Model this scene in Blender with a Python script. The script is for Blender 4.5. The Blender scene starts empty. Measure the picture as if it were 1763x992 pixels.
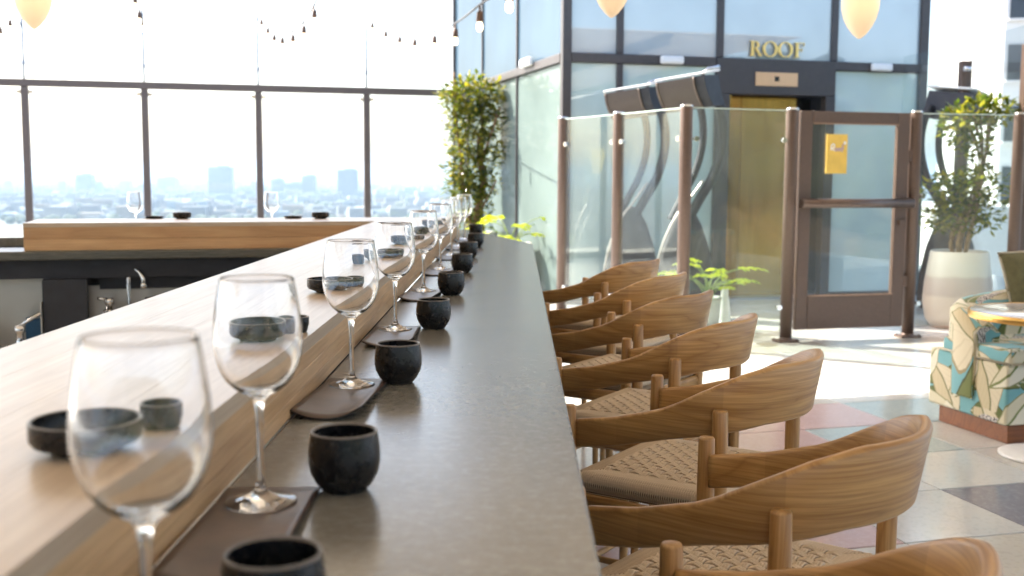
import bpy, bmesh, math, random
from mathutils import Vector, Matrix
R = math.radians
SC = bpy.context.scene
COL = SC.collection
rnd = random.Random(7)

# ------------------------------------------------------------------ camera
PITCH, ROLL, EYE = R(5.93), R(0.3), 1.42
cam_d = bpy.data.cameras.new('camera')
cam = bpy.data.objects.new('camera', cam_d)
COL.objects.link(cam)
fw = Vector((0, math.cos(PITCH), -math.sin(PITCH)))
rt = Vector((1, 0, 0))
up = rt.cross(fw)
cr, ur = rt * math.cos(ROLL) + up * math.sin(ROLL), up * math.cos(ROLL) - rt * math.sin(ROLL)
cam.matrix_world = Matrix(((cr.x, ur.x, -fw.x, 0), (cr.y, ur.y, -fw.y, 0), (cr.z, ur.z, -fw.z, EYE), (0, 0, 0, 1)))
cam_d.sensor_width = 36
cam_d.lens = 1880 / 1763 * 36
cam_d.clip_start, cam_d.clip_end = 0.05, 60000
cam_d.dof.use_dof = True
cam_d.dof.focus_distance = 2.4
cam_d.dof.aperture_fstop = 5.2
SC.camera = cam

# ------------------------------------------------------------------ sky, sun, exposure
SUN_AZ, SUN_EL = R(61), R(42)          # azimuth left of +Y
world = bpy.data.worlds.new('World')
SC.world = world
world.use_nodes = True
wn = world.node_tree
sky = wn.nodes.new('ShaderNodeTexSky')
sky.sky_type = 'NISHITA'
sky.sun_disc = False
sky.sun_elevation, sky.sun_rotation = SUN_EL, -SUN_AZ
sky.air_density, sky.dust_density = 1.0, 3.0
wn.nodes['Background'].inputs[1].default_value = 0.15
wn.links.new(sky.outputs[0], wn.nodes['Background'].inputs[0])
sun_d = bpy.data.lights.new('sun', 'SUN')
sun_d.energy, sun_d.angle, sun_d.color = 4.0, R(0.53), (1.0, 0.93, 0.82)
sun = bpy.data.objects.new('sun', sun_d)
COL.objects.link(sun)
sdir = Vector((-math.sin(SUN_AZ) * math.cos(SUN_EL), math.cos(SUN_AZ) * math.cos(SUN_EL), math.sin(SUN_EL)))
sun.rotation_euler = sdir.to_track_quat('Z', 'Y').to_euler()
SC.view_settings.view_transform = 'Standard'
SC.view_settings.look = 'None'
SC.view_settings.gamma = 1
SC.view_settings.exposure = 1.98
SC.render.engine = 'CYCLES'
cy = SC.cycles
cy.max_bounces, cy.transmission_bounces, cy.glossy_bounces, cy.diffuse_bounces = 24, 20, 8, 5
cy.transparent_max_bounces, cy.volume_bounces = 24, 1
cy.sample_clamp_indirect = 6.0
cy.use_denoising = True

# ------------------------------------------------------------------ helpers
A15 = R(15)
def G(u, v, z=0.0):
    """terrace grid (turned 15 degrees to the bar) -> world"""
    return Vector((u * math.cos(A15) - v * math.sin(A15), u * math.sin(A15) + v * math.cos(A15), z))

def tag(o, label=None, cat=None, group=None, kind=None):
    if label: o['label'] = label
    if cat: o['category'] = cat
    if group: o['group'] = group
    if kind: o['kind'] = kind
    return o

def thing(name, label, cat, loc=(0, 0, 0), rotz=0.0, group=None):
    o = bpy.data.objects.new(name, None)
    COL.objects.link(o)
    o.empty_display_size = 0.1
    o.location, o.rotation_euler = loc, (0, 0, rotz)
    return tag(o, label, cat, group)

def link(name, me, parent=None, loc=(0, 0, 0), rot=(0, 0, 0)):
    o = bpy.data.objects.new(name, me)
    COL.objects.link(o)
    o.location, o.rotation_euler = loc, rot
    if parent: o.parent = parent
    return o

def copy_thing(o, parent=None, skip=()):
    c = o.copy()
    COL.objects.link(c)
    if parent: c.parent = parent
    for ch in list(o.children):
        copy_thing(ch, c)
    return c

class MB:
    """collects vertices and faces, links them as one mesh object"""
    def __init__(s):
        s.v, s.f, s.mi, s.uv, s.sm = [], [], [], {}, []
    def face(s, idx, mi=0, uv=None, smooth=False):
        if uv: s.uv[len(s.f)] = uv
        s.f.append(tuple(idx)); s.mi.append(mi); s.sm.append(smooth)
    def add(s, vs):
        n = len(s.v); s.v.extend([tuple(p) for p in vs]); return n
    def box(s, c, d, rz=0.0, ch=0.0, mi=0, M=None):
        """box centre c, size d, optional chamfer ch"""
        hx, hy, hz = d[0] / 2, d[1] / 2, d[2] / 2
        m = M or (Matrix.Translation(c) @ Matrix.Rotation(rz, 4, 'Z'))
        ch = min(ch, hx * .49, hy * .49, hz * .49)
        if ch <= 0:
            P = [m @ Vector((x * hx, y * hy, z * hz)) for x in (-1, 1) for y in (-1, 1) for z in (-1, 1)]
            n = s.add(P)
            for q in ((0, 1, 3, 2), (4, 6, 7, 5), (0, 4, 5, 1), (2, 3, 7, 6), (0, 2, 6, 4), (1, 5, 7, 3)):
                s.face([n + i for i in q], mi)
            return
        P, I = [], {}
        for x in (-1, 1):
            for y in (-1, 1):
                for z in (-1, 1):
                    for a in range(3):
                        p = [x * (hx - ch), y * (hy - ch), z * (hz - ch)]
                        p[a] = (x * hx, y * hy, z * hz)[a]
                        I[(x, y, z, a)] = len(P); P.append(m @ Vector(p))
        n = s.add(P)
        g = lambda *k: n + I[k]
        def f(*ks):
            idx = [g(*k) for k in ks]
            s.face(idx, mi)
        for a in range(3):
            b, c2 = (a + 1) % 3, (a + 2) % 3
            for sg in (-1, 1):
                ks = []
                for (i, j) in ((-1, -1), (1, -1), (1, 1), (-1, 1)):
                    k = [0, 0, 0]; k[a] = sg; k[b] = i; k[c2] = j
                    ks.append((k[0], k[1], k[2], a))
                f(*(ks if sg > 0 else ks[::-1]))
        for a in range(3):      # edges along axis a
            b, c2 = (a + 1) % 3, (a + 2) % 3
            for i in (-1, 1):
                for j in (-1, 1):
                    k0 = [0, 0, 0]; k0[a] = -1; k0[b] = i; k0[c2] = j
                    k1 = list(k0); k1[a] = 1
                    ks = [(*k0, b), (*k1, b), (*k1, c2), (*k0, c2)]
                    f(*(ks[::-1] if i * j > 0 else ks))
        for x in (-1, 1):
            for y in (-1, 1):
                for z in (-1, 1):
                    ks = [(x, y, z, 0), (x, y, z, 1), (x, y, z, 2)]
                    f(*(ks if x * y * z > 0 else ks[::-1]))
    def lathe(s, prof, seg=32, c=(0, 0, 0), closed=False, mi=0, squash=1.0):
        n = len(s.v); k = len(prof)
        rings = []
        for (r, z) in prof:
            if r <= 1e-6:
                rings.append([s.add([(c[0], c[1], c[2] + z)])])
            else:
                b = s.add([(c[0] + r * math.cos(2 * math.pi * i / seg), c[1] + squash * r * math.sin(2 * math.pi * i / seg), c[2] + z) for i in range(seg)])
                rings.append([b + i for i in range(seg)])
        pairs = list(zip(rings[:-1], rings[1:]))
        if closed: pairs.append((rings[-1], rings[0]))
        for a, b in pairs:
            for i in range(seg):
                j = (i + 1) % seg
                if len(a) == 1 and len(b) == 1: continue
                if len(a) == 1: s.face((a[0], b[j], b[i]), mi, None, True)
                elif len(b) == 1: s.face((a[i], a[j], b[0]), mi, None, True)
                else: s.face((a[i], a[j], b[j], b[i]), mi, None, True)
    def tube(s, pts, r, seg=8, caps=True, mi=0, flat=(1, 1), upv=(0, 0, 1), smooth=True):
        pts = [Vector(p) for p in pts]
        rs = r if isinstance(r, (list, tuple)) else [r] * len(pts)
        rings = []; up0 = Vector(upv)
        for i, p in enumerate(pts):
            t = (pts[min(i + 1, len(pts) - 1)] - pts[max(i - 1, 0)]).normalized()
            x = t.cross(up0)
            if x.length < 1e-4: x = t.cross(Vector((1, 0, 0)))
            x.normalize(); y = x.cross(t).normalized()
            b = s.add([p + x * (rs[i] * flat[0] * math.cos(2 * math.pi * (k + .5) / seg)) + y * (rs[i] * flat[1] * math.sin(2 * math.pi * (k + .5) / seg)) for k in range(seg)])
            rings.append([b + k for k in range(seg)])
        L = 0.0
        for i in range(len(rings) - 1):
            l2 = L + (pts[i + 1] - pts[i]).length
            for k in range(seg):
                j = (k + 1) % seg
                s.face((rings[i][k], rings[i][j], rings[i + 1][j], rings[i + 1][k]), mi,
                       ((L, k / seg * .1), (L, (k + 1) / seg * .1), (l2, (k + 1) / seg * .1), (l2, k / seg * .1)), smooth)
            L = l2
        if caps:
            s.face(rings[0][::-1], mi); s.face(rings[-1], mi)
    def prism(s, poly, z0, z1, mi=0):
        k = len(poly)
        a = s.add([(p[0], p[1], z0) for p in poly]); b = s.add([(p[0], p[1], z1) for p in poly])
        s.face([a + i for i in range(k)][::-1], mi); s.face([b + i for i in range(k)], mi)
        for i in range(k):
            j = (i + 1) % k
            s.face((a + i, a + j, b + j, b + i), mi)
    def mesh(s, name, mats):
        me = bpy.data.meshes.new(name)
        me.from_pydata(s.v, [], s.f)
        for m in (mats if isinstance(mats, (list, tuple)) else [mats]): me.materials.append(m)
        me.polygons.foreach_set('material_index', s.mi)
        me.polygons.foreach_set('use_smooth', s.sm)
        if s.uv:
            l = me.uv_layers.new(name='UVMap')
            for i, uvs in s.uv.items():
                for li, u in zip(me.polygons[i].loop_indices, uvs): l.data[li].uv = u
        me.update()
        return me
    def build(s, name, mats, parent=None, loc=(0, 0, 0), rot=(0, 0, 0)):
        return link(name, s.mesh(name, mats), parent, loc, rot)

def bevel_mesh(me, w, seg=2, angle=30):
    bm = bmesh.new(); bm.from_mesh(me)
    bmesh.ops.recalc_face_normals(bm, faces=bm.faces)
    es = [e for e in bm.edges if len(e.link_faces) == 2 and e.calc_face_angle(0) > R(angle)]
    bmesh.ops.bevel(bm, geom=es, offset=w, segments=seg, profile=.6, affect='EDGES')
    for f in bm.faces: f.smooth = seg > 2
    bm.to_mesh(me); bm.free()
    return me

def spline(pts, n):
    """Catmull-Rom through pts, n samples per span"""
    P = [Vector(p) for p in pts]; out = []
    for i in range(len(P) - 1):
        a, b, c, d = P[max(i - 1, 0)], P[i], P[i + 1], P[min(i + 2, len(P) - 1)]
        for k in range(n):
            t = k / n
            out.append(.5 * ((2 * b) + (c - a) * t + (2 * a - 5 * b + 4 * c - d) * t * t + (3 * b - a - 3 * c + d) * t ** 3))
    out.append(P[-1]); return out

def interp(x, xs, ys):
    if x <= xs[0]: return ys[0]
    for i in range(1, len(xs)):
        if x <= xs[i]:
            t = (x - xs[i - 1]) / (xs[i] - xs[i - 1]); return ys[i - 1] + t * (ys[i] - ys[i - 1])
    return ys[-1]

# ------------------------------------------------------------------ materials
class Mt:
    def __init__(s, name):
        s.m = bpy.data.materials.new(name); s.m.use_nodes = True
        s.t = s.m.node_tree; s.p = s.t.nodes['Principled BSDF']; s.out = s.t.nodes['Material Output']
    def n(s, typ, **kw):
        x = s.t.nodes.new(typ)
        for k, v in kw.items():
            if k.startswith('i_'): x.inputs[k[2:].replace('_', ' ')].default_value = v
            else: setattr(x, k, v)
        return x
    def l(s, a, b): s.t.links.new(a, b)
    def coords(s, kind='Object', scale=(1, 1, 1), rand=0.0):
        tc = s.n('ShaderNodeTexCoord'); mp = s.n('ShaderNodeMapping'); mp.inputs['Scale'].default_value = scale
        s.l(tc.outputs[kind], mp.inputs['Vector'])
        if rand:
            oi = s.n('ShaderNodeObjectInfo'); ml = s.n('ShaderNodeMath', operation='MULTIPLY'); ml.inputs[1].default_value = rand
            s.l(oi.outputs['Random'], ml.inputs[0])
            cb = s.n('ShaderNodeCombineXYZ')
            for i in range(3): s.l(ml.outputs[0], cb.inputs[i])
            s.l(cb.outputs[0], mp.inputs['Location'])
        return mp.outputs[0]
    def noise(s, vec, scale, detail=4, rough=.55, dist=0.0):
        x = s.n('ShaderNodeTexNoise'); x.inputs['Scale'].default_value = scale; x.inputs['Detail'].default_value = detail
        x.inputs['Roughness'].default_value = rough; x.inputs['Distortion'].default_value = dist
        if vec is not None: s.l(vec, x.inputs['Vector'])
        return x.outputs['Fac']
    def ramp(s, fac, stops):
        x = s.n('ShaderNodeValToRGB'); e = x.color_ramp.elements
        while len(e) < len(stops): e.new(.5)
        for el, (p, c) in zip(e, stops): el.position = p; el.color = (*c, 1)
        s.l(fac, x.inputs[0]); return x.outputs[0]
    def mix(s, fac, a, b, mode='MIX'):
        x = s.n('ShaderNodeMix', data_type='RGBA', blend_type=mode)
        for sk, v in ((x.inputs[0], fac), (x.inputs[6], a), (x.inputs[7], b)):
            if hasattr(v, 'type'): s.l(v, sk)
            elif isinstance(v, tuple): sk.default_value = (*v, 1)
            else: sk.default_value = v
        return x.outputs[2]
    def math(s, op, a, b=None, c=None):
        x = s.n('ShaderNodeMath', operation=op)
        for sk, v in zip(x.inputs, (a, b, c)):
            if v is None: continue
            if hasattr(v, 'type'): s.l(v, sk)
            else: sk.default_value = v
        return x.outputs[0]
    def bump(s, h, strength=.2, dist=.002):
        b = s.n('ShaderNodeBump'); b.inputs['Strength'].default_value = strength; b.inputs['Distance'].default_value = dist
        s.l(h, b.inputs['Height']); s.l(b.outputs[0], s.p.inputs['Normal'])
    def set(s, col=None, rough=None, metal=None, **kw):
        for k, v in (('Base Color', col), ('Roughness', rough), ('Metallic', metal)):
            if v is None: continue
            if hasattr(v, 'type'): s.l(v, s.p.inputs[k])
            else: s.p.inputs[k].default_value = (*v, 1) if isinstance(v, tuple) else v
        for k, v in kw.items():
            sk = s.p.inputs[k.replace('_', ' ')]
            if hasattr(v, 'type'): s.l(v, sk)
            else: sk.default_value = (*v, 1) if isinstance(v, tuple) else v
        return s

def plain(name, col, rough=.5, metal=0.0, var=.12, scale=30, bump=0.0):
    m = Mt(name); vec = m.coords('Object', rand=3.0)
    f = m.noise(vec, scale, 5)
    lo = tuple(max(0, c * (1 - var)) for c in col); hi = tuple(min(1, c * (1 + var)) for c in col)
    m.set(m.ramp(f, [(.3, lo), (.7, hi)]), None, metal)
    rr = m.n('ShaderNodeMapRange'); rr.inputs['To Min'].default_value = max(0, rough - .07); rr.inputs['To Max'].default_value = min(1, rough + .1)
    m.l(m.noise(vec, scale * .4, 3), rr.inputs['Value']); m.l(rr.outputs[0], m.p.inputs['Roughness'])
    if bump: m.bump(f, bump, .003)
    return m.m

def wood(name, dark, mid, light, axis=1, kind='Object', ring=9.0, stretch=.09, rough=.45, rand=5.0, joints=None, coat=0.0, rep_=13.0):
    """long grain along the axis: stretched noise drives growth rings, fine fibre streaks on top"""
    m = Mt(name)
    sc = [1, 1, 1]; sc[axis] = stretch
    vec = m.coords(kind, tuple(sc), rand)
    big = m.noise(vec, ring * .55, 3, .5, .6)
    rings = m.math('FRACT', m.math('MULTIPLY', big, rep_))
    rings = m.math('ABSOLUTE', m.math('SUBTRACT', rings, .5))
    sc2 = [60, 60, 60]; sc2[axis] = 1.6
    fib = m.noise(m.coords(kind, tuple(sc2), rand), 3.0, 4, .65)
    patch = m.noise(m.coords(kind, (3, 3, 3), rand), 1.2, 2)
    c = m.ramp(rings, [(0.0, tuple((a + b) / 2 for a, b in zip(dark, mid))), (.10, mid), (.5, light)])
    c = m.mix(m.math('MULTIPLY', fib, .5), c, mid)
    pores = m.n('ShaderNodeMapRange'); pores.inputs['From Min'].default_value = .38; pores.inputs['From Max'].default_value = .62
    pores.inputs['To Min'].default_value = .55; pores.inputs['To Max'].default_value = 0.0
    m.l(fib, pores.inputs['Value'])
    c = m.mix(pores.outputs[0], c, dark)
    hs = m.n('ShaderNodeHueSaturation')
    oi = m.n('ShaderNodeObjectInfo')
    val = m.math('ADD', m.math('MULTIPLY', patch, .35), .84)
    if rand: val = m.math('ADD', val, m.math('MULTIPLY', m.math('SUBTRACT', oi.outputs['Random'], .5), .14))
    if joints:      # glued-up lengths: each a little lighter or darker
        sx = m.n('ShaderNodeSeparateXYZ'); m.l(m.coords(kind, (1, 1, 1), 0), sx.inputs[0])
        st = m.math('FLOOR', m.math('MULTIPLY', m.math('ADD', sx.outputs[axis], joints[1]), joints[0]))
        wn_ = m.n('ShaderNodeTexWhiteNoise', noise_dimensions='1D'); m.l(st, wn_.inputs['W'])
        val = m.math('ADD', val, m.math('MULTIPLY', m.math('SUBTRACT', wn_.outputs[0], .5), .2))
    m.l(val, hs.inputs['Value']); m.l(c, hs.inputs['Color'])
    m.set(hs.outputs[0], rough, 0.0)
    if coat: m.set(Coat_Weight=coat, Coat_Roughness=.18)
    m.bump(fib, .12, .001)
    return m.m

def schlick(m, f0, top=1.0):
    g = m.n('ShaderNodeNewGeometry'); d = m.n('ShaderNodeVectorMath', operation='DOT_PRODUCT')
    m.l(g.outputs['Incoming'], d.inputs[0]); m.l(g.outputs['Normal'], d.inputs[1])
    c = m.math('SUBTRACT', 1.0, m.math('ABSOLUTE', d.outputs['Value']))
    return m.math('ADD', m.math('MULTIPLY', m.math('POWER', c, 5.0), top - f0), f0)

def thin_glass(name, tint, refl=.10, rough=0.0, film=0.0):
    """flat architectural pane: tinted straight-through light plus a Fresnel mirror"""
    m = Mt(name); t = m.t
    tr = m.n('ShaderNodeBsdfTransparent'); tr.inputs[0].default_value = (*tint, 1)
    gl = m.n('ShaderNodeBsdfGlossy'); gl.inputs['Roughness'].default_value = rough
    f = schlick(m, refl)
    mx = m.n('ShaderNodeMixShader'); m.l(f, mx.inputs[0]); m.l(tr.outputs[0], mx.inputs[1]); m.l(gl.outputs[0], mx.inputs[2])
    last = mx.outputs[0]
    if film:        # thin uneven milky film, half diffuse and half translucent
        df = m.n('ShaderNodeBsdfDiffuse'); df.inputs[0].default_value = (.75, .76, .75, 1)
        tl = m.n('ShaderNodeBsdfTranslucent'); tl.inputs[0].default_value = (.75, .76, .75, 1)
        m1 = m.n('ShaderNodeMixShader'); m1.inputs[0].default_value = .5; m.l(df.outputs[0], m1.inputs[1]); m.l(tl.outputs[0], m1.inputs[2])
        m2 = m.n('ShaderNodeMixShader'); m.l(m.math('MULTIPLY', m.noise(m.coords('Object', (1, 1, .35), 3.0), 2.2, 5, .6), film * 2), m2.inputs[0])
        m.l(last, m2.inputs[1]); m.l(m1.outputs[0], m2.inputs[2]); last = m2.outputs[0]
    m.l(last, m.out.inputs['Surface'])
    return m.m

def leaf_mat(name, c1, c2, c3, trans=.45, rough=.35):
    m = Mt(name)
    geo = m.n('ShaderNodeNewGeometry')
    c = m.ramp(geo.outputs['Random Per Island'], [(0.1, c1), (.5, c2), (.95, c3)])
    m.set(c, rough, 0.0)
    tl = m.n('ShaderNodeBsdfTranslucent'); m.l(c, tl.inputs[0])
    hs = m.n('ShaderNodeHueSaturation'); hs.inputs['Saturation'].default_value = 1.15; hs.inputs['Value'].default_value = 1.7
    m.l(c, hs.inputs['Color']); m.l(hs.outputs[0], tl.inputs[0])
    mx = m.n('ShaderNodeMixShader'); mx.inputs[0].default_value = trans
    m.l(m.p.outputs[0], mx.inputs[1]); m.l(tl.outputs[0], mx.inputs[2]); m.l(mx.outputs[0], m.out.inputs['Surface'])
    return m.m

M = {}
M['ash_top'] = wood('ash_top', (.35, .25, .165), (.47, .365, .265), (.54, .44, .335), axis=1, ring=7, rough=.36, coat=.15)
M['ash_face'] = wood('ash_face', (.33, .185, .085), (.52, .335, .175), (.60, .41, .235), axis=1, ring=8, rough=.4)
M['ash_face_u'] = wood('ash_face_u', (.36, .19, .08), (.50, .29, .14), (.58, .37, .19), axis=0, ring=8, rough=.4)
M['ash_top_u'] = wood('ash_top_u', (.35, .25, .165), (.47, .365, .265), (.54, .44, .335), axis=0, ring=7, rough=.36, coat=.15)
M['teak'] = wood('teak', (.20, .088, .024), (.43, .235, .078), (.53, .32, .122), axis=0, kind='UV', ring=10, stretch=.16, rough=.38, joints=(4.1, .13))
M['teak_leg'] = wood('teak_leg', (.24, .11, .035), (.43, .24, .085), (.52, .32, .13), axis=2, ring=12, stretch=.1, rough=.4)

def concrete():
    m = Mt('polished_concrete'); vec = m.coords('Object')
    a = m.noise(vec, 5, 6, .6, .3); b = m.noise(vec, 60, 5, .65)
    c = m.ramp(a, [(.2, (.132, .122, .100)), (.5, (.160, .151, .130)), (.8, (.195, .188, .168))])
    c = m.mix(m.math('MULTIPLY', b, .8), c, m.ramp(b, [(.32, (.105, .097, .078)), (.5, (.160, .151, .130)), (.68, (.235, .226, .205))]))
    sp = m.noise(vec, 170, 3, .6)
    c = m.mix(m.math('MULTIPLY', m.math('SUBTRACT', .56, sp), .9), c, (.07, .065, .055))
    m.set(c, m.ramp(m.noise(vec, 9, 5), [(.3, (.225,) * 3), (.7, (.25,) * 3)]), 0.0)
    m.set(IOR=1.6)
    return m.m
M['concrete'] = concrete()

def terrazzo(name, base, chip1, chip2):
    m = Mt(name); vec = m.coords('Object', rand=9.0)
    v = m.n('ShaderNodeTexVoronoi'); v.inputs['Scale'].default_value = 70; m.l(vec, v.inputs['Vector'])
    n1 = m.noise(vec, 4, 4)
    c = m.mix(m.math('MULTIPLY', n1, .35), base, tuple(x * .88 for x in base))
    sx = m.n('ShaderNodeSeparateColor'); m.l(v.outputs['Color'], sx.inputs[0])
    c = m.mix(m.math('MULTIPLY', m.math('GREATER_THAN', sx.outputs[0], .76), .30), c, chip1)
    c = m.mix(m.math('MULTIPLY', m.math('GREATER_THAN', sx.outputs[1], .80), .35), c, chip2)
    m.set(c, m.ramp(m.noise(vec, 7, 3), [(.3, (.09,) * 3), (.7, (.2,) * 3)]), 0.0)
    return m.m
M['tile_white'] = terrazzo('tile_white', (.575, .58, .57), (.42, .42, .41), (.60, .58, .54))
M['tile_cream'] = terrazzo('tile_cream', (.55, .535, .495), (.40, .38, .34), (.56, .53, .46))
M['tile_pink'] = terrazzo('tile_pink', (.52, .385, .375), (.58, .46, .45), (.46, .33, .32))
M['tile_blue'] = terrazzo('tile_blue', (.38, .45, .46), (.30, .35, .37), (.48, .53, .53))
M['tile_slate'] = terrazzo('tile_slate', (.22, .22, .27), (.17, .17, .21), (.31, .31, .35))
M['grout'] = plain('grout', (.14, .13, .12), .8)
M['bronze_paint'] = plain('bronze_paint', (.115, .075, .058), .42, 0.3, .1, 60)
M['dark_steel'] = plain('dark_steel', (.062, .054, .054), .45, 0.2, .12, 30)
M['header_paint'] = plain('header_paint', (.052, .046, .046), .5, 0.1, .1, 25)
M['fence_paint'] = plain('fence_paint', (.10, .075, .066), .45, 0.2, .1, 40)
M['clear_pane'] = thin_glass('clear_pane', (.95, .972, .965), .04, 0.0, .01)
M['screen_pane'] = thin_glass('screen_pane', (.91, .955, .947), .04, 0.0, .018)
def facade_glass(name, col, refl, scale=.9, top=1.0):
    m = Mt(name); vec = m.coords('Object', rand=4.0)
    f = m.noise(vec, scale, 3, .5)
    c = m.ramp(f, [(.3, tuple(x * .86 for x in col)), (.7, tuple(min(1, x * 1.12) for x in col))])
    m.set(c, .6, 0.0, Specular_IOR_Level=0.0)
    gl = m.n('ShaderNodeBsdfGlossy'); gl.inputs['Roughness'].default_value = .015
    fac = schlick(m, refl, top)
    mx = m.n('ShaderNodeMixShader'); m.l(fac, mx.inputs[0]); m.l(m.p.outputs[0], mx.inputs[1]); m.l(gl.outputs[0], mx.inputs[2])
    m.l(mx.outputs[0], m.out.inputs['Surface'])
    return m.m
M['facade_blue'] = facade_glass('facade_blue', (.39, .455, .485), .16)
M['facade_green'] = facade_glass('facade_green', (.49, .61, .60), .17)
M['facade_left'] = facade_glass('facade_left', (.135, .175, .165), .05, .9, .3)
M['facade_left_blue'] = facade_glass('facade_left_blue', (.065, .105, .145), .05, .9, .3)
def brushed(name, col, rough, sc=(40, 40, 1)):
    m = Mt(name); f = m.noise(m.coords('Object', sc), 2.0, 4)
    m.set(m.ramp(f, [(.3, tuple(x * .8 for x in col)), (.7, col)]), m.ramp(f, [(.3, (rough * .7,) * 3), (.7, (rough * 1.3,) * 3)]), 1.0)
    return m.m
M['gold_door'] = brushed('gold_door', (.52, .30, .085), .14)
M['gold'] = brushed('gold', (.83, .58, .22), .28)
M['brass_rim'] = brushed('brass_rim', (.85, .52, .16), .3, (3, 3, 20))
M['plaque_bronze'] = brushed('plaque_bronze', (.72, .45, .27), .42)
M['steel'] = plain('steel', (.46, .42, .37), .38, .85, .06, 3)
M['chrome'] = brushed('chrome', (.75, .74, .73), .1, (4, 4, 4))
M['white_plastic'] = plain('white_plastic', (.78, .77, .75), .4, 0, .05)
M['white_enamel'] = plain('white_enamel', (.80, .79, .77), .3, 0, .05)
M['black_paint'] = plain('black_paint', (.022, .022, .026), .62, 0, .2, 20)
M['black_satin'] = plain('black_satin', (.022, .023, .030), .6, 0, .2, 14)
M['mesh_brown'] = plain('mesh_brown', (.085, .066, .056), .6, .2, .2, 120, .3)
M['wall_white'] = plain('wall_white', (.72, .71, .69), .7, 0, .05, .5)
def canopy_fill_fabric():
    m = Mt('canopy_fill_fabric'); f = m.noise(m.coords('Object'), 2, 4)
    m.set(m.ramp(f, [(.3, (.64, .60, .54)), (.7, (.70, .66, .60))]), .85, 0.0)
    tl = m.n('ShaderNodeBsdfTranslucent'); tl.inputs[0].default_value = (.82, .74, .63, 1)  # translucency added so the unseen roof spreads warm fill light below
    mx = m.n('ShaderNodeMixShader'); mx.inputs[0].default_value = .40
    m.l(m.p.outputs[0], mx.inputs[1]); m.l(tl.outputs[0], mx.inputs[2]); m.l(mx.outputs[0], m.out.inputs['Surface'])
    return m.m
M['canopy_white'] = canopy_fill_fabric()
M['dark_window'] = facade_glass('dark_window', (.035, .042, .055), .04, .9, .3)
def ceramic():
    m = Mt('black_ceramic'); vec = m.coords('Object', rand=6.0)
    a = m.noise(vec, 35, 5, .6); b = m.noise(vec, 220, 3, .6)
    c = m.ramp(a, [(.3, (.008, .008, .0095)), (.55, (.012, .012, .0125)), (.8, (.023, .020, .018))])
    c = m.mix(m.math('MULTIPLY', m.math('GREATER_THAN', b, .64), .4), c, (.075, .062, .05))
    m.set(c, m.ramp(a, [(.3, (.20,) * 3), (.7, (.34,) * 3)]), 0.0, IOR=1.42)
    m.bump(b, .12, .0006)
    return m.m
M['ceramic'] = ceramic()
M['ceramic_rim'] = plain('ceramic_rim', (.12, .10, .085), .4, 0, .25, 80)
def leather():
    m = Mt('brown_leather'); vec = m.coords('Object', rand=4.0)
    a = m.noise(vec, 22, 4); b = m.noise(vec, 500, 2)
    m.set(m.ramp(a, [(.3, (.052, .031, .023)), (.7, (.10, .062, .045))]), .36, 0.0)
    m.bump(b, .25, .0006); return m.m
M['leather'] = leather()
M['leather_edge'] = plain('leather_edge', (.02, .017, .015), .6)
def crystal():
    m = Mt('wine_glass_crystal')
    g = m.n('ShaderNodeBsdfGlass'); g.inputs['IOR'].default_value = 1.5; g.inputs['Roughness'].default_value = 0
    m.l(g.outputs[0], m.out.inputs['Surface']); return m.m
M['crystal'] = crystal()
def cord(name, c1, c2):
    m = Mt(name)
    tc = m.coords('UV', (220, 14, 1)); f = m.noise(tc, 1.0, 3)
    f2 = m.noise(m.coords('Object', (1, 1, 1), 3.0), 40, 3)
    c = m.mix(m.math('MULTIPLY', f2, .7), m.ramp(f, [(.3, c1), (.7, c2)]), tuple(x * .72 for x in c2))
    m.set(c, .75, 0.0); m.bump(f, .3, .0008); return m.m
M['cord'] = cord('paper_cord', (.48, .375, .26), (.72, .59, .43))
M['cord_under'] = plain('cord_under', (.16, .11, .065), .85, 0, .3, 60)
M['foliage'] = leaf_mat('foliage', (.035, .060, .012), (.105, .125, .022), (.27, .24, .045), .46, .18)
M['foliage_b'] = leaf_mat('foliage_b', (.045, .075, .015), (.12, .145, .03), (.28, .25, .05), .48, .2)
M['frond'] = leaf_mat('frond', (.22, .29, .02), (.34, .39, .025), (.46, .47, .04), .5, .3)
M['bark'] = plain('bark', (.22, .12, .06), .8, 0, .35, 25, .4)
M['soil'] = plain('soil', (.05, .035, .025), .95, 0, .4, 40, .5)
def pot_mat():
    m = Mt('pot_glaze'); vec = m.coords('Object')
    sx = m.n('ShaderNodeSeparateXYZ'); m.l(vec, sx.inputs[0])
    f = m.noise(vec, 6, 4)
    z = m.math('ADD', sx.outputs[2], m.math('MULTIPLY', f, .08))
    c = m.ramp(z, [(.0, (.62, .43, .33)), (.33, (.66, .50, .41)), (.36, (.52, .39, .33)), (.52, (.55, .43, .37)), (.545, (.68, .60, .51)), (.8, (.70, .63, .55))])
    m.set(c, .35, 0.0); return m.m
M['pot'] = pot_mat()
M['grey_pot'] = plain('grey_pot', (.42, .41, .38), .6, 0, .1, 12)
def lamp_mat():
    m = Mt('lamp_glass')
    lw = m.coords('Object'); sx = m.n('ShaderNodeSeparateXYZ'); m.l(lw, sx.inputs[0])
    m.set((.70, .635, .55), .28, 0.0)
    m.set(Emission_Color=(1.0, .80, .58), Emission_Strength=.05, Subsurface_Weight=.0)
    tl = m.n('ShaderNodeBsdfTranslucent'); tl.inputs[0].default_value = (.86, .76, .63, 1)
    mx = m.n('ShaderNodeMixShader'); mx.inputs[0].default_value = .5
    m.l(m.p.outputs[0], mx.inputs[1]); m.l(tl.outputs[0], mx.inputs[2]); m.l(mx.outputs[0], m.out.inputs['Surface'])
    return m.m
M['lamp_glass'] = lamp_mat()
def bulb_mat():
    m = Mt('bulb_glow'); m.set((.95, .85, .65), .1, 0.0, Emission_Color=(1.0, .80, .50), Emission_Strength=1.6); return m.m
M['bulb'] = bulb_mat()
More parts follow.
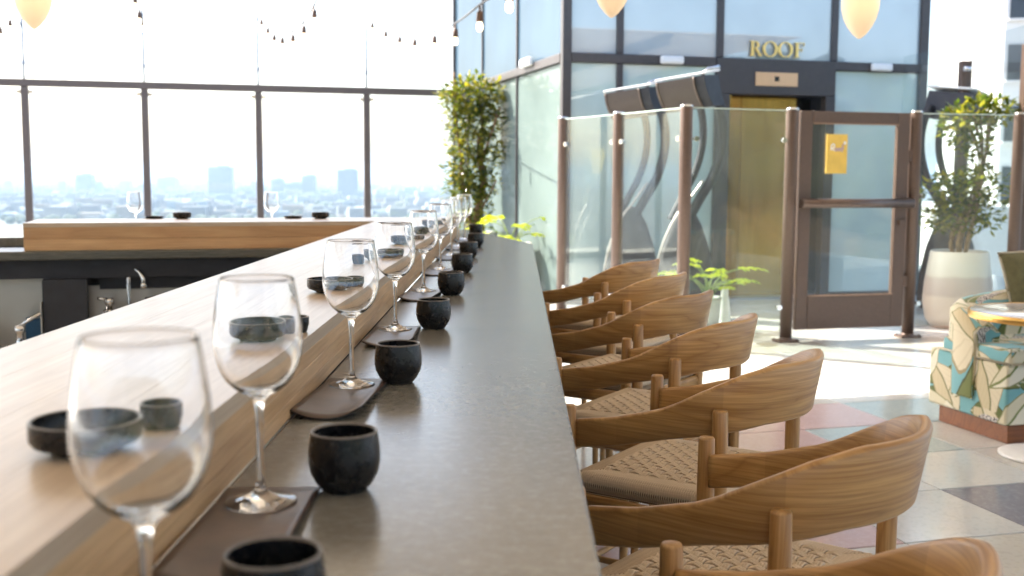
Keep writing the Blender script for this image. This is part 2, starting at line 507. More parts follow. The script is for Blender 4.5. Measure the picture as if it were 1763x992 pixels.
M['socket'] = plain('socket', (.10, .05, .03), .5)
M['cable'] = plain('cable', (.05, .05, .055), .6)
M['marble'] = plain('marble', (.58, .57, .56), .12, 0, .12, 5)
M['pillow'] = plain('pillow_velvet', (.135, .125, .060), .85, 0, .2, 30, .2)
M['piping'] = plain('piping_cream', (.45, .40, .30), .8)
M['plinth'] = wood('plinth', (.11, .03, .008), (.21, .066, .016), (.28, .10, .028), axis=0, ring=9, rough=.45)
M['sign_yellow'] = plain('sign_yellow', (.70, .47, .09), .45, 0, .1, 12)
M['ink'] = plain('ink_lilac', (.42, .34, .50), .6)
M['ink_white'] = plain('ink_white', (.85, .83, .80), .6)
M['screen'] = plain('screen_black', (.008, .008, .008), .2)
M['blue_tub'] = plain('blue_tub', (.02, .09, .19), .5)

def tropical():
    """printed fabric: broad cream and olive leaves with midribs over turquoise, spotted coats between"""
    m = Mt('tropical_print')
    base = m.coords('UV', (1, 1, 1))
    wv = m.n('ShaderNodeTexNoise'); wv.inputs['Scale'].default_value = 4.0; m.l(base, wv.inputs['Vector'])
    sub = m.n('ShaderNodeVectorMath', operation='SUBTRACT'); m.l(wv.outputs['Color'], sub.inputs[0]); sub.inputs[1].default_value = (.5, .5, .5)
    scl = m.n('ShaderNodeVectorMath', operation='SCALE'); m.l(sub.outputs[0], scl.inputs[0]); scl.inputs['Scale'].default_value = .07
    add = m.n('ShaderNodeVectorMath', operation='ADD'); m.l(base, add.inputs[0]); m.l(scl.outputs[0], add.inputs[1])
    def layer(scale, off, L, W, spread=6.28, turn=0.0):
        """one leaf per cell, each turned its own way: mask, outline, midrib, half, side veins"""
        mp = m.n('ShaderNodeMapping'); mp.inputs['Scale'].default_value = (scale * .74, scale * .74, 0); mp.inputs['Location'].default_value = off
        m.l(add.outputs[0], mp.inputs['Vector'])
        v = m.n('ShaderNodeTexVoronoi', voronoi_dimensions='2D'); v.inputs['Scale'].default_value = 1; v.inputs['Randomness'].default_value = .6
        m.l(mp.outputs[0], v.inputs['Vector'])
        d = m.n('ShaderNodeVectorMath', operation='SUBTRACT'); m.l(mp.outputs[0], d.inputs[0]); m.l(v.outputs['Position'], d.inputs[1])
        sc_ = m.n('ShaderNodeSeparateColor'); m.l(v.outputs['Color'], sc_.inputs[0])
        ro = m.n('ShaderNodeVectorRotate', rotation_type='Z_AXIS'); m.l(d.outputs[0], ro.inputs['Vector'])
        m.l(m.math('ADD', m.math('MULTIPLY', sc_.outputs[0], spread), turn), ro.inputs['Angle'])
        q = m.n('ShaderNodeSeparateXYZ'); m.l(ro.outputs[0], q.inputs[0])
        y = m.math('DIVIDE', q.outputs[1], L)
        bend = m.math('MULTIPLY', m.math('MULTIPLY', y, y), W * .5)
        x = m.math('SUBTRACT', q.outputs[0], bend)
        prof = m.math('MULTIPLY', m.math('SUBTRACT', 1.0, m.math('MULTIPLY', y, y)), m.math('SUBTRACT', W, m.math('MULTIPLY', y, W * .35)))
        ax_ = m.math('ABSOLUTE', x)
        mask = m.math('LESS_THAN', ax_, prof)
        edge = m.math('GREATER_THAN', ax_, m.math('SUBTRACT', prof, .022))
        rib = m.math('LESS_THAN', ax_, .018)
        half = m.math('GREATER_THAN', x, 0.0)
        vein = m.math('LESS_THAN', m.math('FRACT', m.math('SUBTRACT', m.math('MULTIPLY', y, 4.0), m.math('MULTIPLY', ax_, 9.0))), .14)
        return mask, edge, rib, half, vein
    c = m.mix(m.noise(base, 9, 3), (.13, .34, .38), (.19, .42, .45))
    k, ed, r_, h_, e_ = layer(4.6, (.3, .1, 0), .66, .24, 2.2, .3)
    c2 = m.mix(h_, (.095, .125, .025), (.14, .165, .042)); c2 = m.mix(r_, c2, (.52, .48, .34)); c2 = m.mix(ed, c2, (.06, .075, .02))
    c = m.mix(k, c, c2)
    k, ed, r_, h_, e_ = layer(4.1, (.77, .45, 0), .64, .33, 4.5, .0)
    c2 = m.mix(h_, (.64, .57, .41), (.55, .47, .30)); c2 = m.mix(m.math('MULTIPLY', e_, .3), c2, (.38, .32, .18)); c2 = m.mix(r_, c2, (.16, .16, .06)); c2 = m.mix(ed, c2, (.30, .25, .13))
    c = m.mix(k, c, c2)
    k, ed, r_, h_, e_ = layer(3.4, (.2, .83, 0), .42, .11, 1.2, .6)
    v = m.n('ShaderNodeTexVoronoi', voronoi_dimensions='2D'); v.inputs['Scale'].default_value = 70; m.l(add.outputs[0], v.inputs['Vector'])
    sp = m.math('LESS_THAN', v.outputs['Distance'], .36)
    c = m.mix(k, c, m.mix(sp, (.62, .58, .55), (.045, .04, .045)))
    k, ed, r_, h_, e_ = layer(3.7, (.55, .2, 0), .60, .21, 3.0, 2.0)
    c2 = m.mix(h_, (.70, .66, .53), (.62, .57, .41)); c2 = m.mix(r_, c2, (.17, .20, .06)); c2 = m.mix(ed, c2, (.22, .22, .09))
    c = m.mix(k, c, c2)
    m.set(c, .85, 0.0, Sheen_Weight=.2)
    wv2 = m.noise(m.coords('UV', (1, 1, 1)), 700, 2); m.bump(wv2, .15, .0006)
    return m.m
M['tropical'] = tropical()

# ------------------------------------------------------------------ setting: terrace, city, hills
def quad_sheet(name, pts, z, mat):
    b = MB(); n = b.add([(x, y, z) for x, y in pts]); b.face([n + i for i in range(len(pts))]); return b.build(name, mat)

def city():
    m = Mt('city_ground_mat'); vec = m.coords('Object', (1, 1, 1))
    f = m.noise(vec, .004, 6, .65)
    m.set(m.ramp(f, [(.3, (.09, .11, .09)), (.5, (.13, .13, .125)), (.7, (.17, .17, .16))]), .9)
    b = MB(); S = 10800
    n = b.add([(-S, -2500, -60), (S, -2500, -60), (S, 11800, -60), (-S, 11800, -60)]); b.face([n, n + 1, n + 2, n + 3])
    tag(b.build('city_ground', m.m), kind='structure')
    hm = Mt('hill_mat'); f = hm.noise(hm.coords('Object'), .002, 5)
    hm.set(hm.ramp(f, [(.3, (.07, .09, .05)), (.7, (.18, .17, .12))]), .95)
    b = MB(); r = random.Random(4); N = 90
    cols = []
    for i in range(N + 1):
        x = -6500 + 9500 * i / N
        h = 60 + 26 * math.sin(i * .19 + 1) + 16 * math.sin(i * .47) + 9 * math.sin(i * 1.3) + r.uniform(-4, 4)
        cols.append(b.add([(x, 9300, -61), (x, 9900, -60 + h * .55), (x, 10500, -60 + h + 18), (x, 11300, -61)]))
    for a, c in zip(cols[:-1], cols[1:]):
        for k in range(3): b.face((a + k, c + k, c + k + 1, a + k + 1), 0, None, True)
    tag(b.build('hills', hm.m), kind='structure')
    # low roofs: one mass nobody could count
    mats = [plain('roof_pale', (.24, .24, .24), .8, 0, .1, .02), plain('wall_grey', (.18, .19, .20), .8, 0, .1, .02),
            plain('wall_tan', (.25, .21, .17), .8, 0, .1, .02), plain('wall_blue', (.22, .27, .31), .6, 0, .1, .02)]
    b = MB(); r = random.Random(11)
    for i in range(3800):
        y = 1400 + 7400 * r.random() ** 1.5
        x = y * r.uniform(-.56, .12)
        w, d, h = r.uniform(9, 34), r.uniform(9, 34), r.choice([4, 5, 6, 7, 9, 12, 18])
        if r.random() < .04 and y > 3000: h *= 2
        b.box((x, y, -60 + h / 2), (w, d, h), r.choice([0, .1, .26, .3]), 0, r.choice([0, 0, 1, 2, 3]))
    tag(b.build('city_blocks', mats), 'low pale rooftops of the hazy city spread below the terrace', 'city', kind='stuff')
    tm = plain('city_tree_mat', (.08, .11, .075), .9, 0, .3, .05)
    b = MB()
    for i in range(1700):
        y = 1300 + 6500 * r.random() ** 1.6
        x = y * r.uniform(-.56, .12); rr = r.uniform(4, 9)
        b.lathe([(0, rr * 1.3), (rr * .75, rr * 1.0), (rr, rr * .5), (rr * .6, 0)], 6, (x, y, -60))
    tag(b.build('city_trees', tm), 'dark tree clumps scattered between the hazy city rooftops', 'trees', kind='stuff')
    # towers that can be told apart
    tw = [(150, 26, 301, 3100, 'narrow blue-grey tower alone at the left, in the second fence bay'),
          (292, 30, 306, 3600, 'pale squat tower just left of the widest hazy tower'),
          (383, 40, 288, 2900, 'widest and tallest hazy tower, in the third fence bay'),
          (427, 22, 322, 3300, 'very faint low tower beside the third fence post'),
          (480, 20, 309, 3000, 'low left end tower of the blue cluster in the fourth bay'),
          (508, 32, 316, 3150, 'broad middle tower of the blue cluster in the fourth bay'),
          (534, 22, 303, 2950, 'taller right end tower of the blue cluster in the fourth bay'),
          (600, 34, 293, 2700, 'dark blue tower close to the last fence post'),
          (250, 16, 318, 3900, 'small faint tower half behind the second fence post'),
          (98, 22, 326, 4200, 'low faint block at the far left of the skyline'),
          (668, 26, 322, 4400, 'low faint block right of the last fence post')]
    gm = []
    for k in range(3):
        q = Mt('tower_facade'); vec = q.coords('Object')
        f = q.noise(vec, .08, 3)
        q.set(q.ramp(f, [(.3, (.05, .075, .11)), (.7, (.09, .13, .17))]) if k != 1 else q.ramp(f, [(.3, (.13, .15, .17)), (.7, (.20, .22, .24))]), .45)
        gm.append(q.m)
    wm = plain('tower_band', (.06, .075, .09), .3, 0, .1, .05)
    for i, (px, wpx, py, Y, lab) in enumerate(tw):
        X = (px - 882) / 1880 * Y; w = wpx / 1880 * Y
        hor = 296.5 + px * .0053
        top = EYE + (hor - py) / 1880 * Y
        t = thing('office_tower', lab, 'tower', (X, Y, -60), rnd.uniform(-.1, .25), 'hazy towers on the skyline')
        H = top + 60
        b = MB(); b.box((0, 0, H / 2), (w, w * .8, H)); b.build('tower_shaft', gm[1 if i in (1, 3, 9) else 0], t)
        b = MB(); b.box((w * .1, 0, H + 2), (w * .5, w * .4, 4)); b.build('plant_room', gm[1], t)
        b = MB(); fl = int(H / 7)
        for k in range(2, fl): b.box((0, 0, k * 7), (w + .8, w * .8 + .8, 2.6))
        b.build('window_bands', wm, t)
city()

def hillside():
    m = Mt('hillside_mat'); f = m.noise(m.coords('Object'), .06, 5); m.set(m.ramp(f, [(.3, (.05, .055, .025)), (.7, (.16, .12, .075))]), .95)
    b = MB(); rows = []; r = random.Random(12)
    for j, (v, z) in enumerate(((-30, -58), (-55, -14), (-80, -2), (-110, 7), (-150, 16), (-200, 22), (-260, -58))):
        rows.append([b.add([tuple(G(-150 + 15 * i, v + r.uniform(-4, 4), z + (r.uniform(-2.5, 2.5) if 0 < j < 6 else 0)))]) for i in range(21)])
    for a, c in zip(rows[:-1], rows[1:]):
        for i in range(20): b.face((a[i], c[i], c[i + 1], a[i + 1]), 0, None, True)
    tag(b.build('hillside', m.m), kind='structure')
    b = MB(); tm = plain('hill_tree_mat', (.035, .05, .02), .9, 0, .5, .4)
    for i in range(520):
        v = -48 - 150 * r.random(); u = r.uniform(-120, 120); z = interp(-v, [30, 55, 80, 110, 150, 200], [-58, -14, -2, 7, 16, 22]); rr = r.uniform(1.6, 4.2); p = G(u, v, z - .5)
        for q in range(3): b.lathe([(0, rr * 1.5), (rr * .7, rr * 1.2), (rr, rr * .6), (rr * .55, -.3)], 7, (p.x + r.uniform(-1, 1) * rr * .6, p.y + r.uniform(-1, 1) * rr * .6, p.z + r.uniform(-.2, .5) * rr))
    tag(b.build('hillside_trees', tm), 'dark hillside trees mirrored in the elevator doors', 'trees', kind='stuff')
hillside()

# terrace slab (grout shows between the tiles)
b = MB()
P = [G(-14, -6), G(11, -6), G(11, 18.5), G(-14, 18.5)]
b.prism([(p.x, p.y) for p in P], -.6, -.012)
floor = tag(b.build('terrace_floor', M['grout']), kind='structure')
# building below the terrace, so that it does not float
b = MB(); b.prism([(p.x, p.y) for p in (G(-13.8, -5.8), G(10.8, -5.8), G(10.8, 18.3), G(-13.8, 18.3))], -60, -.6)
tag(b.build('podium', M['wall_white']), kind='structure')

def tiles():
    T = .6; gap = .007
    meshes = {}
    for k in ('white', 'cream', 'pink', 'blue', 'slate'):
        b = MB(); b.box((0, 0, -.006), (T - gap, T - gap, .012), 0, .0015); meshes[k] = b.mesh('tile_' + k, M['tile_' + k])
    pick = {}
    for i, j, k in ((0, 2, 'pink'), (-1, 2, 'pink'), (-1, 1, 'pink'), (-2, 2, 'pink'), (0, 1, 'blue'), (1, 2, 'blue'), (2, 2, 'blue'),
                    (0, -1, 'slate'), (1, -1, 'slate'), (0, -2, 'slate'), (-2, 1, 'blue'), (-3, 2, 'slate'), (-2, -1, 'pink'),
                    (-1, 3, 'cream'), (-4, -3, 'pink'), (-3, -2, 'blue'), (1, 1, 'cream'), (0, 0, 'white'), (1, 0, 'cream'), (-3, -3, 'pink'), (-4, -2, 'pink'), (-3, -1, 'pink')): pick[(i, j)] = k
    r = random.Random(3)
    for i in range(-5, 8):
        for j in range(-6, 13):
            if j > 6 and not -2 <= i <= 7: continue
            k = pick.get((i, j))
            if k is None:
                k = r.choice(['white', 'white', 'cream', 'white', 'cream'])
            c = G(3.155 + .6 * i + .3, 4.195 + .605 * j + .302, r.uniform(-.0006, .0006))
            o = link('tile', meshes[k], floor, c, (0, 0, A15 + r.choice([0, math.pi / 2, math.pi])))
tiles()
# rest of the paving, tiles not told apart from here
b = MB()
r = random.Random(5)
for i in range(-22, 13):
    for j in range(-12, 23):
        if -5 <= i < 8 and -6 <= j < 13 and not (j > 6 and not -2 <= i <= 7): continue
        c = G(3.155 + .6 * i + .3, 4.195 + .605 * j + .302)
        b.box((c.x, c.y, -.007), (.596, .596, .010), A15)
o = b.build('paving', M['tile_white'], floor); o['kind'] = 'stuff'

# ------------------------------------------------------------------ canopy over the bar (above the frame, its shade is in view)
CAN_V, CAN_Z = 8.75, 3.35
def canopy():
    t = thing('canopy', 'canopy above the frame over the bar, translucent cream fabric added for warm fill light', 'canopy', G(0, 0, 0), A15)
    b = MB(); b.box((-1.5, CAN_V / 2 - 2.5, CAN_Z + .02), (19, CAN_V + 5, .012)); b.build('fill_fabric_roof', M['canopy_white'], t)
    for k, (u, v) in enumerate(((-10, CAN_V - .3), (7.4, CAN_V - 5.5), (-10, -6), (7.4, -6))):
        b = MB(); b.box((u, v, CAN_Z / 2), (.16, .16, CAN_Z), 0, .01); b.build('column', M['fence_paint'], t)
    for u in (-9, -6, -3, 0, 3, 6):
        b = MB(); b.box((u, CAN_V / 2 - 2.5, CAN_Z - .07), (.1, CAN_V + 4.9, .14)); b.build('beam', M['fence_paint'], t)
canopy()

# ------------------------------------------------------------------ bar
ZC, ZL = 1.065, 1.164        # counter top, ledge top
FV, BV = 5.94, 6.45          # inner and outer line of the rear ledge (grid v)
def lineX(Xn, v):            # point of line x = Xn on grid line v
    return Vector((Xn, (v + Xn * math.sin(A15)) / math.cos(A15), 0))
def bar():
    t = thing('bar', 'long L-shaped bar with grey concrete counter and raised pale wood ledge', 'bar')
    # concrete counter: leg along the seats, then leg behind the rear ledge
    e0, e1 = (.074, -.7), (.106, 5.63)
    c1 = G(1.562, 6.93); c2 = G(-2.4, 6.93); c3 = G(-2.4, BV - .005)
    k = lineX(-.322, BV)
    poly = [e0, e1, (c1.x, c1.y), (c2.x, c2.y), (c3.x, c3.y), (k.x, k.y), (-.322, -.7)]
    b = MB(); b.prism(poly, ZC - .05, ZC); me = bevel_mesh(b.mesh('countertop', M['concrete']), .004, 2)
    link('countertop', me, t)
    # knee wall
    b = MB(); b.prism([(-.30, -.7), (-.30, 5.6), (-.36, 5.6), (-.36, -.7)], 0, ZC - .05); b.build('knee_wall', M['black_paint'], t)
    a, c, d, e = G(-2.3, BV + .12), G(1.0, BV + .12), G(1.0, BV + .06), G(-2.3, BV + .06)
    b = MB(); b.prism([(p.x, p.y) for p in (a, e, d, c)], 0, ZC - .05); b.build('knee_wall', M['black_paint'], t)
    # main ledge: four long boards meeting the rear ledge in a mitre
    Xo, Xi = -.322, -.745
    po, pi = lineX(Xo, BV), lineX(Xi, FV)
    n = 4; g = .0001
    for i in range(n):
        xa = Xo + (Xi - Xo) * i / n - g * (i > 0); xb = Xo + (Xi - Xo) * (i + 1) / n + g * (i < n - 1)
        f = lambda x: po.y + (pi.y - po.y) * (x - Xo) / (Xi - Xo) - .002
        b = MB(); b.prism([(xa, -.7), (xa, f(xa)), (xb, f(xb)), (xb, -.7)], ZL - .022, ZL)
        me = bevel_mesh(b.mesh('ledge_board', M['ash_top']), .00025, 1); link('ledge_board', me, t)
    # outer fascia of the main ledge, three glued staves
    for i in range(3):
        z0 = ZC + .001 + i * .0255; z1 = z0 + .025
        b = MB(); b.prism([(Xo + .0, -.7), (Xo + .0, po.y), (Xo - .022, po.y), (Xo - .022, -.7)], z0, z1)
        me = bevel_mesh(b.mesh('fascia_stave', M['ash_face']), .0006, 1); link('fascia_stave', me, t)
    # inner face
    b = MB(); b.prism([(Xi + .022, -.7), (Xi + .022, pi.y), (Xi, pi.y), (Xi, -.7)], 1.0, ZL - .0225); b.build('inner_fascia', M['ash_face'], t)
    # rear ledge boards along the grid
    ul = -.955
    for i in range(4):
        va = FV + (BV - FV) * i / 4 + g * (i > 0); vb = FV + (BV - FV) * (i + 1) / 4 - g * (i < 3)
        def um(v):
            q = (v - FV) / (BV - FV); p = pi.lerp(po, q); return p.x * math.cos(A15) + p.y * math.sin(A15) - .002
        P4 = [G(ul, va), G(um(va), va), G(um(vb), vb), G(ul, vb)]
        b = MB(); b.prism([(p.x, p.y) for p in P4], ZL - .022, ZL)
        # keep the grain along the board: local frame turned with the grid
        me = b.mesh('ledge_board', M['ash_top_u']); me.transform(Matrix.Rotation(-A15, 4, 'Z'))
        bevel_mesh(me, .00025, 1); link('ledge_board', me, t, (0, 0, 0), (0, 0, A15))
    for i in range(2):
        z0 = 1.024 + i * .0595; z1 = z0 + .0585
        us = [ul, .3]
        b = MB(); b.prism([(ul, FV), (um(FV) - .03, FV), (um(FV) - .03, FV + .024), (ul, FV + .024)], z0, z1)
        me = bevel_mesh(b.mesh('fascia_stave', M['ash_face_u']), .0006, 1); link('fascia_stave', me, t, (0, 0, 0), (0, 0, A15))
    b = MB(); b.prism([(ul + .001, FV + .0245), (ul + .022, FV + .0245), (ul + .022, BV), (ul + .001, BV)], 1.024, ZL - .0225)
    b.build('end_fascia', M['ash_face_u'], t, (0, 0, 0), (0, 0, A15))
    b = MB(); b.prism([(ul, BV - .022), (.45, BV - .022), (.45, BV - .001), (ul, BV - .001)], ZC + .001, ZL - .0225)
    b.build('outer_fascia', M['ash_face_u'], t, (0, 0, 0), (0, 0, A15))
    return t
bar()

def backbar():
    """work side under the rear ledge: stone slab, dark panels, steel splashback, sinks"""
    t = thing('bar_station', 'dark bartender work station with steel splashback under the rear ledge', 'bar station', (0, 0, 0), A15)
    b = MB(); b.box((-1.2, FV + .14, 1.0), (4.6, .34, .045), 0, .006); b.build('stone_slab', M['stone'], t)
    b = MB(); b.box((-1.2, FV + .10, .925), (4.6, .05, .10)); b.build('apron_panel', M['black_satin'], t)
    b = MB(); b.box((-1.2, FV + .07, .957), (4.6, .02, .03)); b.build('dark_rail', M['black_satin'], t)  # dark rail close under the slab
    # dark upright between the two bays
    b = MB(); b.box((-.775, FV + .06, .48), (.215, .06, .79), 0, .004); b.build('upright_panel', M['black_satin'], t)
    b = MB(); b.box((-.888, FV + .03, .58), (.008, .05, .36), 0, .003); b.build('steel_edge', M['steel'], t)
    b = MB(); b.box((-.1, FV + .2, .855), (1.04, .05, .10)); b.build('apron_panel', M['black_satin'], t)
    for u0, u1 in ((-.70, -.13), (-.126, .5)):
        b = MB(); b.box(((u0 + u1) / 2, FV + .25, .55), (u1 - u0, .012, .54), 0, .002); b.build('splashback', M['steel'], t)
    b = MB(); b.box((-.42, FV + .186, .845), (.13, .014, .08), 0, .004); b.build('outlet_plate', M['dark_steel'], t)
    b = MB(); b.box((-1.5, FV + .33, .6), (1.25, .012, .6)); b.build('splashback', M['steel'], t)
    b = MB(); b.box((-.05, FV + .02, .50), (1.1, .46, .03), 0, .005); b.build('sink_deck', M['steel'], t)
    b = MB(); b.box((-1.45, FV + .02, .50), (1.14, .46, .03), 0, .005); b.build('sink_deck', M['steel'], t)
    b = MB(); b.box((-1.2, FV + .4, .45), (4.4, .02, .9)); b.build('back_panel', M['black_paint'], t)
    # faucet: arched spout and two lever handles on a bridge
    f = thing('faucet', 'chrome gooseneck faucet with two lever handles below the rear ledge', 'faucet', G(-.47, FV + .12, .565), A15)
    b = MB(); b.tube(spline([(0, 0, .06), (0, 0, .22), (0, -.002, .30), (.02, -.02, .345), (.05, -.045, .345), (.075, -.065, .31), (.078, -.068, .28)], 6), .011, 10)
    b.build('spout', M['chrome'], f)
    b = MB(); b.tube([(.078, -.068, .283), (.078, -.068, .255)], .016, 10); b.build('aerator', M['chrome'], f)
    b = MB(); b.tube([(-.13, 0, .12), (.13, 0, .12)], .018, 10); b.tube([(0, 0, -.05), (0, 0, .12)], .02, 10); b.build('bridge', M['chrome'], f)
    for sx in (-1, 1):
        b = MB(); b.tube([(sx * .1, 0, -.05), (sx * .1, 0, .16)], [.026, .016], 10); b.tube([(sx * .1, 0, .165), (sx * .1, 0, .20)], [.024, .022], 10)
        b.tube([(sx * .1, 0, .19), (sx * .155, -.02, .20)], [.010, .008], 8); b.build('handle', M['chrome'], f)
    # beer-tap like lever in the left bay
    f = thing('lever_tap', 'polished tap with slanted lever handle in the left sink bay', 'tap', G(-.99, FV + .0, .515), A15)
    b = MB(); b.lathe([(.035, 0), (.035, .012), (.02, .03), (.018, .09), (.026, .10), (.026, .13), (0, .135)], 16); b.build('body', M['chrome'], f)
    b = MB(); b.tube([(0, 0, .13), (.10, .0, .19)], [.008, .011], 8); b.build('lever', M['chrome'], f)
    for sx in (-1, 1):
        b = MB(); b.tube([(sx * .03, 0, .02), (sx * .055, 0, .02)], [.016, .02], 10); b.build('knob', M['chrome'], f)
    f = thing('storage_tub', 'dark blue plastic tub standing on the left sink deck', 'tub', G(-.935, FV + .22, .516), A15)
    b = MB(); b.prism([(-.055, -.05), (.055, -.05), (.055, .05), (-.055, .05)], 0, .13); b.build('tub', M['blue_tub'], f)
    b = MB(); b.box((0, 0, .1345), (.12, .11, .008), 0, .002); b.build('rim', M['blue_tub'], f)
    f = thing('steel_pan', 'low steel pan on the sink deck at the left edge', 'pan', G(-1.3, FV + .1, .516), A15)
    b = MB(); b.prism([(-.12, -.07), (.12, -.07), (.12, .07), (-.12, .07)], 0, .10); b.build('pan', M['steel'], f)
    b = MB(); b.box((0, 0, .1035), (.26, .16, .006), 0, .002); b.build('rim', M['steel'], f)
    f = thing('mixing_valve', 'small black mixing valve with cross handle on the left splashback', 'valve', G(-1.27, FV + .31, .70), A15)
    b = MB(); b.tube([(0, .01, 0), (0, -.06, 0)], .02, 10); b.build('body', M['black_satin'], f)
    b = MB(); b.tube([(-.06, -.07, 0), (.06, -.07, 0)], .009, 8); b.tube([(0, -.07, -.05), (0, -.07, .05)], .009, 8); b.build('cross_handle', M['black_satin'], f)
def stone():
    m = Mt('speckled_stone'); vec = m.coords('Object', (4, 4, 40)); f = m.noise(vec, 3, 5, .7); g_ = m.noise(m.coords('Object'), 160, 3)
    c = m.ramp(f, [(.3, (.045, .045, .035)), (.6, (.11, .105, .085)), (.75, (.17, .16, .13))])
    m.set(m.mix(m.math('MULTIPLY', g_, .4), c, (.06, .055, .045)), .35); return m.m
M['stone'] = stone()
backbar()

# ------------------------------------------------------------------ things on the bar
GO = [(.038, .0012), (.0375, .0025), (.030, .0040), (.018, .0075), (.009, .0125), (.0052, .020), (.0040, .040), (.0038, .075),
      (.0042, .098), (.0062, .110), (.0115, .117), (.024, .1245), (.0345, .135), (.0420, .150), (.0460, .167), (.0465, .180), (.0450, .200),
      (.0420, .222), (.0386, .2418)]
GLASS_PROF = [(0, 0), (.0355, 0), (.0374, .0002)] + [(p.x, p.y) for p in spline([(r_, z_, 0) for r_, z_ in GO], 3)]
GI = [(.0378, .2419), (.0412, .222), (.0442, .200), (.0457, .180), (.0452, .167), (.0412, .1506), (.0337, .1364), (.023, .1265), (.011, .1222)]
GLASS_PROF += [(.0385, .2424), (.0382, .2428), (.0379, .2424)] + [(p.x, p.y) for p in spline([(r_, z_, 0) for r_, z_ in GI], 3)] + [(0, .1208)]
def make_glass_mesh():
    b = MB(); b.lathe(GLASS_PROF, 48); return b.mesh('wine_glass', M['crystal'])
gmesh = make_glass_mesh()
GL = [(-.250, .725, 'large blurred wine glass closest to the camera, base cut off by the frame'),
      (-.268, 1.141, 'wine glass second from the camera, between the two nearest black dishes'),
      (-.267, 1.80, 'sharp wine glass third from the camera, standing left of a black cup'),
      (-.265, 2.46, 'wine glass fourth from the camera, beside the middle of the wood step'),
      (-.267, 3.28, 'wine glass fifth from the camera along the wood step'),
      (-.267, 4.05, 'wine glass sixth from the camera along the wood step'),
      (-.265, 4.75, 'wine glass seventh from the camera, crowded among the far glasses'),
      (-.266, 5.35, 'wine glass eighth from the camera, next to last of the far row'),
      (-.262, 5.95, 'farthest wine glass of the row, before the leafy plant')]
MATZ = .0035
for i, (x, y, lab) in enumerate(GL):
    o = tag(link('wine_glass', gmesh, None, (x, y, ZC + MATZ), (0, 0, rnd.uniform(0, 6))), lab, 'wine glass', 'empty wine glasses along the bar')
for u_, lab in ((G(0, 0), 'left one of two wine glasses standing behind the rear ledge'), (G(0, 0), 'right one of two wine glasses standing behind the rear ledge')):
    px = 234 if 'left' in lab else 468
    X = (px - 882) / 1880; Y = 6.72 / (math.cos(A15) - X * math.sin(A15))
    tag(link('wine_glass', gmesh, None, (X * Y, Y, ZC + .001)), lab, 'wine glass', 'empty wine glasses along the bar')

def make_mat_mesh(L=.30, W=.104):
    """leather sleeve, long edges curling up at the near end"""
    b = MB(); ny, nx = 14, 12; th = .0022
    top = []
    for j in range(ny + 1):
        y = -L * .80 + L * j / ny
        amp = .013 * max(0, (.0 - y) / (L * .8)) ** 1.0 + .0008
        row = []
        for i in range(nx + 1):
            q = -1 + 2 * i / nx
            z = .0008 + amp * abs(q) ** 2.2 * (1.15 if q > 0 else .75)
            yy = y - .012 * (1 - q * q) * (1 if j == 0 else 0)
            row.append((q * W / 2, yy, z))
        top.append(row)
    A = [[b.add([(x, y, z + th)]) for x, y, z in r_] for r_ in top]
    B = [[b.add([(x, y, z)]) for x, y, z in r_] for r_ in top]
    for j in range(ny):
        for i in range(nx):
            b.face((A[j][i], A[j][i + 1], A[j + 1][i + 1], A[j + 1][i]), 0, None, True)
            b.face((B[j][i], B[j + 1][i], B[j + 1][i + 1], B[j][i + 1]), 1, None, True)
    for j in range(ny):
        b.face((A[j][nx], B[j][nx], B[j + 1][nx], A[j + 1][nx]), 1); b.face((A[j][0], A[j + 1][0], B[j + 1][0], B[j][0]), 1)
    for i in range(nx):
        b.face((A[0][i], B[0][i], B[0][i + 1], A[0][i + 1]), 1); b.face((A[ny][i], A[ny][i + 1], B[ny][i + 1], B[ny][i]), 1)
    return b.mesh('leather_mat', [M['leather'], M['leather_edge']])
mm = make_mat_mesh()
nth = ['first', 'second', 'third', 'fourth', 'fifth', 'sixth', 'seventh', 'eighth', 'last']
for i, (x, y, lab) in enumerate(GL):
    lab = 'curled brown leather mat under the %s wine glass from the camera' % nth[i] if i < 8 else 'curled brown leather mat under the farthest wine glass'
    if i == 0: continue
    tag(link('leather_mat', mm, None, (x + .003, y, ZC + .0003), (0, 0, rnd.uniform(-.03, .03))), lab, 'leather mat', 'leather mats under the glasses')

CUP_PROF = [(0, 0), (.0235, 0), (.026, .002), (.0325, .010), (.0380, .021), (.0404, .033), (.0402, .045), (.0388, .057), (.0376, .066), (.0368, .0682), (.0355, .0682),
            (.0345, .066), (.0358, .055), (.0370, .044), (.0370, .033), (.0345, .021), (.028, .011), (0, .008)]
def make_cup_mesh():
    b = MB(); b.lathe(CUP_PROF[:9], 40); k = len(b.f)
    b2 = MB(); b.lathe(CUP_PROF[8:12], 40, mi=1); b.lathe(CUP_PROF[11:], 40)
    return b.mesh('cup', [M['ceramic'], M['ceramic_rim']])
cm = make_cup_mesh()
CUPS = [(-.181, .807, 'black ceramic cup cut off by the bottom edge of the frame'), (-.188, 1.205, 'black ceramic cup second from the camera, the largest seen whole'),
        (-.194, 1.845, 'black ceramic cup third from the camera, right of the sharp wine glass'), (-.181, 2.505, 'black ceramic cup fourth from the camera'),
        (-.180, 3.215, 'black ceramic cup fifth from the camera'), (-.181, 3.96, 'black ceramic cup sixth from the camera'),
        (-.186, 4.67, 'black ceramic cup seventh from the camera'), (-.180, 5.36, 'black ceramic cup eighth from the camera, near the counter corner'),
        (-.212, 6.36, 'farthest black ceramic cup, on the counter corner before the yellow fern')]
for x, y, lab in CUPS:
    tag(link('cup', cm, None, (x, y, ZC + .0002), (0, 0, rnd.uniform(0, 6))), lab, 'cup', 'black ceramic cups along the counter')

